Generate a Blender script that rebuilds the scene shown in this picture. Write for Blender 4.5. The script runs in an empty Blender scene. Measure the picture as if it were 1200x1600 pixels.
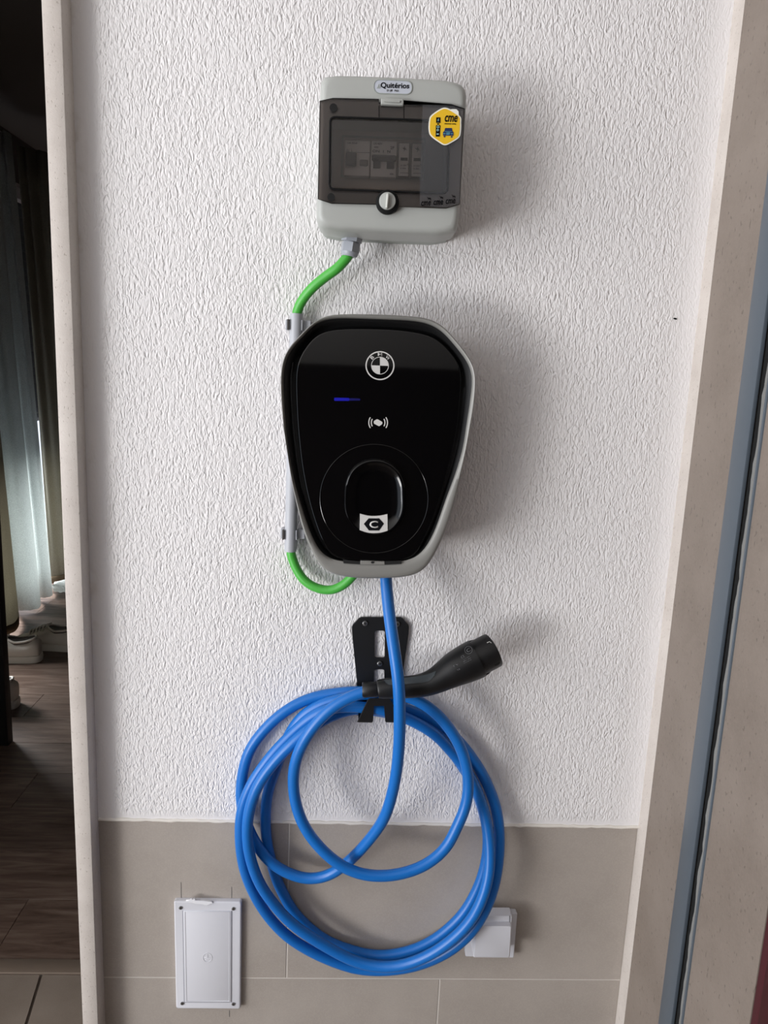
import bpy, bmesh, math, random
import numpy as np
from mathutils import Vector, Matrix
from mathutils.bvhtree import BVHTree
random.seed(4)
S = bpy.context.scene
COL = S.collection

# ------------------------------------------------------------------ camera
FPX, CZ = 1170.0, 1.30
def _rot(p, y, r):
    p, y, r = map(math.radians, (p, y, r))
    cy, sy, cp, sp, cr, sr = math.cos(y), math.sin(y), math.cos(p), math.sin(p), math.cos(r), math.sin(r)
    return (np.array([[cy, -sy, 0], [sy, cy, 0], [0, 0, 1]]) @ np.array([[1, 0, 0], [0, cp, -sp], [0, sp, cp]])
            @ np.array([[cr, 0, sr], [0, 1, 0], [-sr, 0, cr]]))
RM = _rot(-10.809, -2.607, -2.386)
cam_data = bpy.data.cameras.new('camera')
cam = bpy.data.objects.new('camera', cam_data); COL.objects.link(cam)
mw = Matrix.Identity(4)
for i in range(3):
    mw[i][0] = RM[i][0]; mw[i][1] = RM[i][2]; mw[i][2] = -RM[i][1]
mw[0][3], mw[1][3], mw[2][3] = 0, -1.0, CZ
cam.matrix_world = mw
cam_data.sensor_fit = 'VERTICAL'; cam_data.sensor_height = 36; cam_data.sensor_width = 27
cam_data.lens = FPX / 1600 * 36
cam_data.clip_start = 0.02
S.camera = cam
# ------------------------------------------------------------------ light
S.view_settings.view_transform = 'Standard'; S.view_settings.look = 'None'
S.view_settings.gamma = 1; S.view_settings.use_curve_mapping = False
S.view_settings.exposure = -0.32
W = bpy.data.worlds.new('sky'); S.world = W; W.use_nodes = True
W.node_tree.nodes['Background'].inputs[0].default_value = (0.80, 0.88, 1.0, 1)
W.node_tree.nodes['Background'].inputs[1].default_value = 1.6
def area(name, loc, target, sx, sy, power, color):
    l = bpy.data.lights.new(name, 'AREA'); l.shape = 'RECTANGLE'; l.size = sx; l.size_y = sy
    l.energy = power; l.color = color
    o = bpy.data.objects.new(name, l); COL.objects.link(o); o.location = loc
    o.rotation_euler = (Vector(target) - Vector(loc)).to_track_quat('-Z', 'Y').to_euler()
    return o
# daylight entering the porch through its open left side, plus an added fill
area('porch_daylight', (-3.4, -1.75, 1.60), (0.0, -0.2, 1.25), 2.2, 1.9, 80, (1.0, 0.975, 0.95))
area('porch_daylight_low', (-3.2, -2.3, 0.55), (0.1, 0.0, 0.9), 1.0, 0.9, 32, (0.88, 0.93, 1.0))
area('porch_ceiling_fill', (-3.0, -2.8, 0.15), (0.2, -3.2, 2.45), 1.6, 1.0, 115, (1.0, 0.97, 0.94))  # added fill lamp aimed up at the ceiling, stands in for ground bounce
# daylight coming in under the half lowered shutter of the bedroom window
area('window_daylight', (-3.6, 3.1, 1.65), (-1.7, 3.1, 0.5), 2.6, 1.2, 620, (0.95, 0.98, 1.0))

# ------------------------------------------------------------------ helpers
def P(px, py, d=0.0):
    """point of the wall scene seen at photo pixel px,py at distance d in front of the plaster wall (y = -d)"""
    v = RM @ np.array([(px - 600) / FPX, 1, -(py - 800) / FPX]); v = v * ((1 - d) / v[1])
    return Vector((v[0], v[1] - 1.0, v[2] + CZ))
def F(px, py, z=0.0):
    v = RM @ np.array([(px - 600) / FPX, 1, -(py - 800) / FPX]); v = v * ((z - CZ) / v[2])
    return Vector((v[0], v[1] - 1.0, z))
def srgb(r, g, b):
    f = lambda c: (c / 255 / 12.92) if c / 255 <= 0.04045 else ((c / 255 + 0.055) / 1.055) ** 2.4
    return (f(r), f(g), f(b), 1)
def mat(name, col, rough=0.5, metal=0.0, spec=0.5, coat=0.0, **kw):
    m = bpy.data.materials.new(name); m.use_nodes = True
    b = m.node_tree.nodes['Principled BSDF']
    b.inputs['Base Color'].default_value = col; b.inputs['Roughness'].default_value = rough
    b.inputs['Metallic'].default_value = metal; b.inputs['Specular IOR Level'].default_value = spec
    b.inputs['Coat Weight'].default_value = coat
    for k, v in kw.items(): b.inputs[k.replace('_', ' ')].default_value = v
    return m
def nodes(m): return m.node_tree.nodes, m.node_tree.links, m.node_tree.nodes['Principled BSDF']
def coords(m, scale=(1, 1, 1)):
    n, l, b = nodes(m)
    g = n.new('ShaderNodeNewGeometry'); mp = n.new('ShaderNodeMapping'); mp.inputs['Scale'].default_value = scale
    l.new(g.outputs['Position'], mp.inputs['Vector']); return mp.outputs['Vector']
def noise(m, vec, scale, detail=2, rough=0.5, dist=0.0):
    n, l, b = nodes(m); t = n.new('ShaderNodeTexNoise')
    t.inputs['Scale'].default_value = scale; t.inputs['Detail'].default_value = detail
    t.inputs['Roughness'].default_value = rough; t.inputs['Distortion'].default_value = dist
    l.new(vec, t.inputs['Vector']); return t.outputs['Fac']
def ramp(m, fac, stops):
    n, l, b = nodes(m); r = n.new('ShaderNodeValToRGB')
    e = r.color_ramp.elements
    while len(e) < len(stops): e.new(0.5)
    for k, (p, c) in enumerate(stops): e[k].position = p; e[k].color = c
    l.new(fac, r.inputs['Fac']); return r.outputs['Color']
def math_(m, op, a, b_=None, clamp=False):
    n, l, b = nodes(m); t = n.new('ShaderNodeMath'); t.operation = op; t.use_clamp = clamp
    for k, v in enumerate((a, b_)):
        if v is None: continue
        if isinstance(v, (int, float)): t.inputs[k].default_value = v
        else: l.new(v, t.inputs[k])
    return t.outputs[0]
def mixc(m, fac, a, b_, mode='MIX'):
    n, l, b = nodes(m); t = n.new('ShaderNodeMix'); t.data_type = 'RGBA'; t.blend_type = mode
    for sock, v in ((t.inputs[0], fac), (t.inputs[6], a), (t.inputs[7], b_)):
        if isinstance(v, (int, float, tuple)): sock.default_value = v
        else: l.new(v, sock)
    return t.outputs[2]
def bump(m, h, dist, strength=1.0):
    n, l, b = nodes(m); t = n.new('ShaderNodeBump'); t.inputs['Distance'].default_value = dist
    t.inputs['Strength'].default_value = strength
    l.new(h, t.inputs['Height']); l.new(t.outputs['Normal'], b.inputs['Normal'])
def finish(o, smooth=35):
    me = o.data
    if smooth:
        me.shade_smooth(); me.set_sharp_from_angle(angle=math.radians(smooth))
def make(name, me, m=None, parent=None, smooth=35):
    me.name = name
    o = bpy.data.objects.new(name, me); COL.objects.link(o)
    if m: me.materials.clear(); me.materials.append(m)
    if parent is not None:
        o.parent = parent
        o.matrix_parent_inverse = Matrix.Translation(-parent.location)
    finish(o, smooth); return o
def obj(name, bm, m, parent=None, smooth=35):
    if isinstance(bm, bpy.types.Mesh): return make(name, bm, m, parent, smooth)
    bmesh.ops.recalc_face_normals(bm, faces=bm.faces)
    me = bpy.data.meshes.new(name); bm.to_mesh(me); bm.free()
    return make(name, me, m, parent, smooth)
def thing(name, label, cat, loc, group=None):
    o = bpy.data.objects.new(name, None); COL.objects.link(o); o.empty_display_size = 0.05
    o.location = loc; tag(o, label, cat, group); return o
def tag(o, label, cat, group=None):
    o['label'] = label; o['category'] = cat
    if group: o['group'] = group
    return o
def struct(o): o['kind'] = 'structure'; return o
def loft(rings, caps=(True, True), closed=True, bm=None):
    bm = bm or bmesh.new(); R = [[bm.verts.new(p) for p in r] for r in rings]; n = len(rings[0])
    for a, b in zip(R, R[1:]):
        for i in range(n if closed else n - 1):
            j = (i + 1) % n; bm.faces.new((a[i], a[j], b[j], b[i]))
    if caps[0]: bm.faces.new(R[0][::-1])
    if caps[1]: bm.faces.new(R[-1])
    return bm
def box(bm, x0, x1, y0, y1, z0, z1, bev=0.0, seg=2):
    r = bmesh.ops.create_cube(bm, size=1)
    for v in r['verts']:
        v.co = Vector(((x0 + x1) / 2 + v.co.x * (x1 - x0), (y0 + y1) / 2 + v.co.y * (y1 - y0), (z0 + z1) / 2 + v.co.z * (z1 - z0)))
    if bev:
        ed = {e for v in r['verts'] for e in v.link_edges}
        bmesh.ops.bevel(bm, geom=list(ed), offset=bev, segments=seg, affect='EDGES', profile=0.5)
    return bm
def slab(pts, y0, y1, bev=0.0, seg=2, bm=None):
    """closed outline of (x,z) points pushed from y0 to y1"""
    bm = bm or bmesh.new()
    a = [bm.verts.new((x, y0, z)) for x, z in pts]; b = [bm.verts.new((x, y1, z)) for x, z in pts]; n = len(pts)
    fs = [bm.faces.new(a), bm.faces.new(b[::-1])]
    for i in range(n): fs.append(bm.faces.new((a[i], b[i], b[(i + 1) % n], a[(i + 1) % n])))
    bmesh.ops.recalc_face_normals(bm, faces=fs)
    if bev:
        ed = [e for e in {e for v in b for e in v.link_edges}]
        bmesh.ops.bevel(bm, geom=ed, offset=bev, segments=seg, affect='EDGES', profile=0.5)
    return bm
def pxz(pts, d):
    r = []
    for p in pts:
        q = P(p[0], p[1], d); r.append((q.x, q.z))
    return r
def pslab(pts, d0, d1, bev=0.0, seg=2, bm=None):
    """outline given in photo pixels as seen at its front d1; runs back to d0"""
    return slab(pxz(pts, d1), -d0, -d1, bev, seg, bm)
def catmull(pts, n, closed=True):
    pts = np.array(pts, float); N = len(pts); out = []
    segs = N if closed else N - 1
    for i in range(segs):
        if closed: p = [pts[(i + k) % N] for k in (-1, 0, 1, 2)]
        else: p = [pts[min(max(i + k, 0), N - 1)] for k in (-1, 0, 1, 2)]
        for t in np.linspace(0, 1, n, endpoint=False):
            out.append(0.5 * ((2 * p[1]) + (-p[0] + p[2]) * t + (2 * p[0] - 5 * p[1] + 4 * p[2] - p[3]) * t * t
                              + (-p[0] + 3 * p[1] - 3 * p[2] + p[3]) * t ** 3))
    if not closed: out.append(pts[-1])
    return np.array(out)
def resample(pts, n, closed=True):
    pts = np.array(pts, float)
    if closed: pts = np.vstack([pts, pts[:1]])
    L = np.concatenate([[0], np.cumsum(np.linalg.norm(np.diff(pts, axis=0), axis=1))])
    t = np.linspace(0, L[-1], n, endpoint=not closed)
    return np.stack([np.interp(t, L, pts[:, k]) for k in range(pts.shape[1])], 1)
def inset(pts, k):
    """move a closed 2d loop inwards by k"""
    pts = np.array(pts, float); c = pts.mean(0)
    t = np.roll(pts, -1, 0) - np.roll(pts, 1, 0); nrm = np.stack([-t[:, 1], t[:, 0]], 1)
    nrm /= np.linalg.norm(nrm, axis=1)[:, None] + 1e-12
    s = np.sign(((c - pts) * nrm).sum(1).mean()); return pts + nrm * s * k
def tube(pts, r, seg=14, cap=True, bm=None):
    pts = [Vector(p) for p in pts]; n = len(pts); rings = []
    up = Vector((0, 1, 0)); prev = None
    for i, p in enumerate(pts):
        t = (pts[min(i + 1, n - 1)] - pts[max(i - 1, 0)]).normalized()
        if prev is None:
            a = t.cross(up); a = a if a.length > 1e-3 else t.cross(Vector((1, 0, 0)))
        else: a = prev - t * prev.dot(t)
        a.normalize(); prev = a; b = t.cross(a)
        rr = r[i] if hasattr(r, '__len__') else r
        rings.append([p + (a * math.cos(2 * math.pi * k / seg) + b * math.sin(2 * math.pi * k / seg)) * rr for k in range(seg)])
    return loft(rings, (cap, cap), True, bm)
def ringtube(pts, r, seg=8, bm=None):
    """closed tube"""
    pts = [Vector(p) for p in pts]; n = len(pts); bm = bm or bmesh.new(); R = []
    for i, p in enumerate(pts):
        t = (pts[(i + 1) % n] - pts[i - 1]).normalized(); b = Vector((0, -1, 0)); a = t.cross(b).normalized(); b = t.cross(a)
        R.append([bm.verts.new(p + (a * math.cos(2 * math.pi * k / seg) + b * math.sin(2 * math.pi * k / seg)) * r) for k in range(seg)])
    for i in range(n):
        for k in range(seg):
            bm.faces.new((R[i][k], R[i][(k + 1) % seg], R[(i + 1) % n][(k + 1) % seg], R[(i + 1) % n][k]))
    return bm
def disc(px, py, rpx, d0, d1, seg=24, bev=0.0, bm=None, rad=None):
    c = P(px, py, d1); r = rad or rpx * (1 - d1) / FPX
    return slab([(c.x + r * math.cos(2 * math.pi * k / seg), c.z + r * math.sin(2 * math.pi * k / seg)) for k in range(seg)], -d0, -d1, bev, 2, bm)
def curve_mesh(cu):
    o = bpy.data.objects.new('tmp', cu); COL.objects.link(o)
    bpy.context.view_layer.update()
    me = bpy.data.meshes.new_from_object(o.evaluated_get(bpy.context.evaluated_depsgraph_get()))
    bpy.data.objects.remove(o); bpy.data.curves.remove(cu)
    return me
def flat(loops, d, th, bevel=0.0, dfun=None, px=True):
    """a flat plate with holes; loops in photo pixels (first outer), front face at d, thickness th"""
    cu = bpy.data.curves.new('flat', 'CURVE'); cu.dimensions = '2D'; cu.fill_mode = 'BOTH'
    cu.extrude = max(th / 2 - bevel, 1e-5); cu.bevel_depth = bevel; cu.bevel_resolution = 1; cu.offset = -bevel
    for lp in loops:
        pts = pxz(lp, d) if px else lp
        s = cu.splines.new('POLY'); s.points.add(len(pts) - 1); s.use_cyclic_u = True
        for k, (x, z) in enumerate(pts): s.points[k].co = (x, z, 0, 1)
    me = curve_mesh(cu)
    for v in me.vertices:
        x, z, w = v.co; dd = (dfun(z) if dfun else d) - th / 2 + w
        v.co = (x, -dd, z)
    return me
def text(s, cpx, cpy, hpx, d, dirpx=(1, 0), bold=0.0, shear=0.0, wpx=None, th=0.0004, dfun=None):
    """lettering centred at photo pixel, cap height hpx, along dirpx"""
    cu = bpy.data.curves.new('text', 'FONT'); cu.body = s; cu.size = 1; cu.offset = bold; cu.shear = shear
    cu.align_x = 'LEFT'; cu.resolution_u = 3
    me = curve_mesh(cu)
    co = np.array([v.co[:] for v in me.vertices]); mn, mx = co.min(0), co.max(0)
    k = (1 - d) / FPX; h = hpx * k; sy = h / (mx[1] - mn[1]); sx = sy if wpx is None else wpx * k / (mx[0] - mn[0])
    c = P(cpx, cpy, d); e = P(cpx + dirpx[0] * 10, cpy + dirpx[1] * 10, d) - c; e.normalize(); u = Vector((-e.z, 0, e.x))
    bm = bmesh.new(); bm.from_mesh(me); bpy.data.meshes.remove(me)
    for v in bm.verts:
        q = c + e * ((v.co.x - (mn[0] + mx[0]) / 2) * sx) + u * ((v.co.y - (mn[1] + mx[1]) / 2) * sy)
        v.co = Vector((q.x, -(dfun(q.z) if dfun else d), q.z))
    r = bmesh.ops.extrude_face_region(bm, geom=bm.faces[:])
    for g in r['geom']:
        if isinstance(g, bmesh.types.BMVert): g.co.y -= th
    bmesh.ops.recalc_face_normals(bm, faces=bm.faces)
    me = bpy.data.meshes.new('text'); bm.to_mesh(me); bm.free(); return me
def join(meshes):
    bm = bmesh.new()
    for me in meshes: bm.from_mesh(me); bpy.data.meshes.remove(me)
    me = bpy.data.meshes.new('joined'); bm.to_mesh(me); bm.free(); return me
def circ(cx, cy, rx, ry=None, n=40, a0=0):
    ry = ry or rx
    return [(cx + rx * math.cos(2 * math.pi * k / n + a0), cy + ry * math.sin(2 * math.pi * k / n + a0)) for k in range(n)]
def rrect(c, r, n=6):
    """rounded quadrilateral from four corners (pixels), radius r"""
    out = []
    for i in range(4):
        p = np.array(c[i], float); a = np.array(c[i - 1], float) - p; b = np.array(c[(i + 1) % 4], float) - p
        a /= np.linalg.norm(a); b /= np.linalg.norm(b)
        for t in np.linspace(0, 1, n): q = p + a * r * (1 - t) ** 2 + b * r * t ** 2; out.append(tuple(q))
    return out

# ------------------------------------------------------------------ materials
M = {}
def plaster_mat():
    m = mat('plaster', srgb(233, 230, 230), 0.72, spec=0.3); n, l, b = nodes(m)
    v = coords(m, (1.15, 1.15, 0.50))
    warp = n.new('ShaderNodeTexNoise'); warp.inputs['Scale'].default_value = 120; warp.inputs['Detail'].default_value = 1
    l.new(v, warp.inputs['Vector'])
    sc = n.new('ShaderNodeVectorMath'); sc.operation = 'SCALE'; sc.inputs['Scale'].default_value = 0.006
    l.new(warp.outputs['Color'], sc.inputs[0])
    ad = n.new('ShaderNodeVectorMath'); ad.operation = 'ADD'; l.new(v, ad.inputs[0]); l.new(sc.outputs[0], ad.inputs[1])
    a = noise(m, ad.outputs[0], 215, 1.0, 0.5, 0.2)
    r1 = math_(m, 'ABSOLUTE', math_(m, 'SUBTRACT', a, 0.5))
    r1 = math_(m, 'SUBTRACT', 1.0, math_(m, 'MULTIPLY', r1, 5.0), True)
    r1 = math_(m, 'SMOOTH_MIN', r1, 0.75)
    c = noise(m, ad.outputs[0], 300, 1, 0.5)
    h = math_(m, 'ADD', math_(m, 'MULTIPLY', r1, 0.5), math_(m, 'MULTIPLY', c, 1.1))
    big = noise(m, v, 9, 2)
    # relief fades out in the trowelled margins beside the stone slabs and above the tiles
    sx = n.new('ShaderNodeSeparateXYZ'); g = n.new('ShaderNodeNewGeometry'); l.new(g.outputs['Position'], sx.inputs[0])
    wob = math_(m, 'MULTIPLY', math_(m, 'SUBTRACT', noise(m, v, 14, 2), 0.5), 0.05)
    e1 = math_(m, 'MULTIPLY', math_(m, 'SUBTRACT', math_(m, 'ADD', sx.outputs[0], wob), PL_X0 + 0.018), 55, True)
    e1 = math_(m, 'MAXIMUM', e1, 0.25)
    e2 = math_(m, 'MULTIPLY', math_(m, 'SUBTRACT', sx.outputs[2], PL_Z0 + 0.006), 90, True)
    e3 = math_(m, 'MULTIPLY', math_(m, 'SUBTRACT', PL_X1 - 0.002, sx.outputs[0]), 22, True)
    e3 = math_(m, 'MAXIMUM', e3, 0.35)
    h = math_(m, 'MULTIPLY', math_(m, 'MULTIPLY', math_(m, 'MULTIPLY', h, e1), e2), e3)
    h = math_(m, 'MULTIPLY', h, math_(m, 'ADD', 0.75, math_(m, 'MULTIPLY', big, 0.5)))
    bump(m, h, 0.0016, 1.0)
    # yellowish stains along the left edge and in the lower left corner
    st = noise(m, coords(m), 28, 3)
    near = math_(m, 'SUBTRACT', 1.0, math_(m, 'MULTIPLY', math_(m, 'SUBTRACT', sx.outputs[0], PL_X0), 70), True)
    f = math_(m, 'MULTIPLY', math_(m, 'MULTIPLY', math_(m, 'SUBTRACT', st, 0.54), 6, True), near, True)
    col = mixc(m, math_(m, 'MULTIPLY', f, 0.5), srgb(233, 230, 230), srgb(176, 160, 130))
    l.new(col, b.inputs['Base Color'])
    return m
def stone_mat(name, c1, c2, spot, sc=1.0, spots=0.5):
    m = mat(name, c1, 0.55, spec=0.35); n, l, b = nodes(m); v = coords(m)
    base = ramp(m, noise(m, v, 14 * sc, 5, 0.65), [(0.3, c1), (0.7, c2)])
    fine = noise(m, v, 420 * sc, 2, 0.6)
    base = mixc(m, math_(m, 'MULTIPLY', math_(m, 'SUBTRACT', fine, 0.45), 1.4, True), base, c2)
    sp = noise(m, coords(m, (1, 1, 0.6)), 330 * sc, 1, 0.5)
    f = math_(m, 'MULTIPLY', math_(m, 'SUBTRACT', sp, 0.665), 14, True)
    base = mixc(m, math_(m, 'MULTIPLY', f, spots), base, spot)
    l.new(base, b.inputs['Base Color'])
    bump(m, math_(m, 'SUBTRACT', fine, f), 0.0004, 0.6)
    return m
def tile_mat(name, c1, c2):
    m = mat(name, c1, 0.5, spec=0.4); n, l, b = nodes(m); v = coords(m)
    a = noise(m, v, 7, 4, 0.6); f = noise(m, v, 500, 2, 0.7)
    base = ramp(m, a, [(0.3, c1), (0.7, c2)])
    base = mixc(m, math_(m, 'MULTIPLY', math_(m, 'SUBTRACT', f, 0.42), 0.9, True), base, tuple(min(1, k * 1.25) for k in c2[:3]) + (1,))
    l.new(base, b.inputs['Base Color']); bump(m, f, 0.0003, 0.5); return m
def wood_mat():
    m = mat('wood_laminate', srgb(120, 98, 84), 0.42, spec=0.35); n, l, b = nodes(m)
    oi = n.new('ShaderNodeObjectInfo')
    v = coords(m, (1.0, 9, 9))
    ad = n.new('ShaderNodeVectorMath'); ad.operation = 'ADD'; l.new(v, ad.inputs[0]); l.new(oi.outputs['Random'], ad.inputs[1])
    g = noise(m, ad.outputs[0], 5, 6, 0.65, 0.6)
    c = ramp(m, g, [(0.3, srgb(72, 57, 49)), (0.5, srgb(100, 82, 72)), (0.7, srgb(124, 107, 96))])
    k = math_(m, 'ADD', 0.8, math_(m, 'MULTIPLY', oi.outputs['Random'], 0.35))
    c = mixc(m, 1.0, c, k, 'MULTIPLY'); l.new(c, b.inputs['Base Color']); bump(m, g, 0.0006, 0.4); return m
def tint_mat(name='smoked_plastic', tc=(0.90, 0.88, 0.87, 1)):
    m = bpy.data.materials.new(name); m.use_nodes = True; n, l = m.node_tree.nodes, m.node_tree.links
    n.clear(); out = n.new('ShaderNodeOutputMaterial'); t = n.new('ShaderNodeBsdfTransparent'); g = n.new('ShaderNodeBsdfGlossy')
    t.inputs[0].default_value = tc; g.inputs['Roughness'].default_value = 0.03
    fr = n.new('ShaderNodeFresnel'); fr.inputs[0].default_value = 1.45; mx = n.new('ShaderNodeMixShader')
    l.new(fr.outputs[0], mx.inputs[0]); l.new(t.outputs[0], mx.inputs[1]); l.new(g.outputs[0], mx.inputs[2]); l.new(mx.outputs[0], out.inputs[0])
    return m
def film_mat():
    m = bpy.data.materials.new('clear_film'); m.use_nodes = True; n, l = m.node_tree.nodes, m.node_tree.links
    n.clear(); out = n.new('ShaderNodeOutputMaterial'); t = n.new('ShaderNodeBsdfTransparent'); g = n.new('ShaderNodeBsdfDiffuse')
    t.inputs[0].default_value = (0.97, 0.97, 0.98, 1); g.inputs[0].default_value = (0.8, 0.81, 0.84, 1)
    mx = n.new('ShaderNodeMixShader'); mx.inputs[0].default_value = 0.028
    l.new(t.outputs[0], mx.inputs[1]); l.new(g.outputs[0], mx.inputs[2]); l.new(mx.outputs[0], out.inputs[0])
    return m
def cloth_mat(name, col, trans, sheer=0.0):
    m = bpy.data.materials.new(name); m.use_nodes = True; n, l = m.node_tree.nodes, m.node_tree.links
    n.clear(); out = n.new('ShaderNodeOutputMaterial'); d = n.new('ShaderNodeBsdfDiffuse'); t = n.new('ShaderNodeBsdfTranslucent')
    g = n.new('ShaderNodeNewGeometry'); w = n.new('ShaderNodeTexNoise'); w.inputs['Scale'].default_value = 260; w.inputs['Detail'].default_value = 1
    l.new(g.outputs['Position'], w.inputs['Vector']); r = n.new('ShaderNodeValToRGB')
    r.color_ramp.elements[0].position = 0.35; r.color_ramp.elements[1].position = 0.65
    r.color_ramp.elements[0].color = tuple(k * 0.82 for k in col[:3]) + (1,); r.color_ramp.elements[1].color = col
    l.new(w.outputs['Fac'], r.inputs[0]); l.new(r.outputs[0], d.inputs[0]); l.new(r.outputs[0], t.inputs[0])
    mx = n.new('ShaderNodeMixShader'); mx.inputs[0].default_value = trans
    l.new(d.outputs[0], mx.inputs[1]); l.new(t.outputs[0], mx.inputs[2]); l.new(mx.outputs[0], out.inputs[0])
    return m
def emit(name, col, s):
    m = mat(name, (0, 0, 0, 1), 0.3); b = m.node_tree.nodes['Principled BSDF']
    b.inputs['Emission Color'].default_value = col; b.inputs['Emission Strength'].default_value = s; return m
def fine(m, scale, dist):
    bump(m, noise(m, coords(m), scale, 2), dist, 0.5); return m

# plaster extents: left stone slab, right stone slab, tile top, from the photo's edges at the wall plane
PL_X0 = (P(108, 0).x + P(158, 1500).x) / 2
PL_X1 = (P(1150, 0).x + P(970, 1500).x) / 2
PL_Z0 = (P(300, 1284).z + P(850, 1288).z) / 2
ROW = PL_Z0 - (P(200, 1525).z + P(650, 1530).z) / 2
CEIL = 2.45
M['plaster'] = plaster_mat()
M['white_wall'] = mat('white_wall_paint', srgb(238, 234, 230), 0.85)
M['dim_wall'] = mat('dark_wall_paint', srgb(52, 44, 42), 0.9)
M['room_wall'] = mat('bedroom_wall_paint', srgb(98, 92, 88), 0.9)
M['stone_light'] = stone_mat('pale_limestone', srgb(190, 181, 174), srgb(206, 198, 191), srgb(150, 136, 126), 1.15, 0.4)
M['stone_brown'] = stone_mat('beige_limestone', srgb(119, 108, 99), srgb(134, 123, 114), srgb(84, 74, 66), 0.7, 0.5)
M['tile'] = tile_mat('greige_tile', srgb(158, 149, 141), srgb(172, 163, 155))
M['floor_tile'] = tile_mat('floor_tile', srgb(124, 112, 101), srgb(144, 132, 121))
M['grout'] = fine(mat('grout', srgb(205, 199, 192), 0.9), 300, 0.0004)
M['grout_dark'] = mat('dark_grout', srgb(86, 76, 68), 0.9)
M['wood'] = wood_mat()
M['alu'] = mat('blue_grey_aluminium', srgb(88, 97, 106), 0.42, metal=0.2, spec=0.5)
M['brush'] = fine(mat('grey_brush', srgb(118, 118, 116), 0.95), 500, 0.0015)
M['black'] = mat('black_void', srgb(6, 6, 6), 0.8)
M['red'] = mat('dark_red_paint', srgb(56, 6, 16), 0.45, spec=0.3)
M['grey_plastic'] = fine(mat('grey_plastic', srgb(172, 174, 170), 0.42), 900, 0.0001)
M['grey_plastic2'] = fine(mat('grey_green_plastic', srgb(158, 163, 157), 0.45), 900, 0.0001)
M['pipe'] = mat('grey_pipe', srgb(176, 178, 184), 0.45)
M['label'] = mat('label_grey', srgb(190, 194, 204), 0.5)
M['ink'] = mat('black_ink', srgb(10, 10, 14), 0.8, spec=0.1)
M['faint_ink'] = mat('grey_ink', srgb(95, 95, 98), 0.6)
M['tint'] = tint_mat(); M['tint2'] = tint_mat('smoked_plastic_thin', (0.93, 0.92, 0.915, 1)); M['film'] = film_mat()
M['gasket'] = mat('black_gasket', srgb(9, 9, 10), 0.65, spec=0.25)
M['module'] = mat('white_module', srgb(240, 238, 234), 0.5)
M['module_dark'] = mat('grey_toggle', srgb(70, 66, 64), 0.5)
M['yellow'] = mat('yellow_print', srgb(232, 186, 30), 0.45)
M['white_print'] = mat('white_print', srgb(238, 236, 224), 0.5)
M['navy'] = mat('navy_print', srgb(20, 36, 84), 0.5)
M['teal'] = mat('teal_print', srgb(70, 128, 150), 0.5)
M['rim'] = fine(mat('silver_rim_paint', srgb(132, 131, 127), 0.36, metal=0.05), 1500, 0.00006)
M['matte_black'] = fine(mat('matte_black_plastic', srgb(20, 20, 21), 0.5, spec=0.4), 1500, 0.00005)
M['gloss_black'] = mat('gloss_black_glass', srgb(3, 3, 4), 0.035, spec=0.55)
M['gloss_black2'] = mat('gloss_black_cover', srgb(2, 2, 3), 0.12, spec=0.4)
M['silver_print'] = mat('silver_print', srgb(205, 203, 200), 0.4)
M['led'] = emit('blue_led', (0.01, 0.01, 1.0, 1), 0.4)
M['led_dim'] = emit('blue_led_dim', (0.01, 0.01, 1.0, 1), 0.10)
M['green'] = mat('green_cable_sheath', srgb(72, 172, 62), 0.42)
M['blue'] = mat('blue_cable_sheath', srgb(18, 106, 188), 0.36, spec=0.45)
M['bracket'] = mat('black_powder_coat', srgb(16, 16, 18), 0.45)
M['plug'] = fine(mat('black_plug_plastic', srgb(15, 15, 17), 0.42), 1200, 0.0001)
M['plug_grip'] = mat('grey_rubber_grip', srgb(62, 68, 72), 0.6)
M['steel'] = mat('steel_screw', srgb(150, 150, 150), 0.3, metal=0.9)
M['white_plastic'] = mat('white_plastic', srgb(214, 214, 220), 0.4)
M['sheer'] = cloth_mat('sheer_white_curtain', srgb(232, 236, 234), 0.55)
M['beige_cloth'] = cloth_mat('beige_curtain', srgb(176, 171, 156), 0.35)
M['brown_hem'] = cloth_mat('brown_hem', srgb(128, 112, 92), 0.1)
M['shoe'] = fine(mat('white_shoe_leather', srgb(226, 220, 210), 0.55), 60, 0.001)
M['shoe_sole'] = mat('white_shoe_sole', srgb(232, 228, 220), 0.6)
M['shoe_dark'] = mat('shoe_lining', srgb(90, 84, 80), 0.8)
M['dark_wood'] = mat('black_lacquer', srgb(12, 12, 13), 0.5)

# ------------------------------------------------------------------ the setting
DOOR_X0, DOOR_X1 = PL_X0 - 0.045 - 0.95, P(95, 800, 0.03).x - 0.0
lx0 = (P(63, 0, .032).x + P(130, 1600, .032).x) / 2      # outer arris of the left slab
lx1 = (P(92, 0, .032).x + P(152, 1500, .032).x) / 2
TH = 0.30                                              # thickness of the wall the doorway goes through
JX = PL_X1                                             # plane of the stone jamb on the right
# plaster wall above the tiled skirting
bm = bmesh.new(); box(bm, PL_X0 - 0.0, PL_X1, -0.0015, TH - 0.02, PL_Z0, CEIL)
struct(obj('wall_front', bm, M['plaster'], None, 0))
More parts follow.
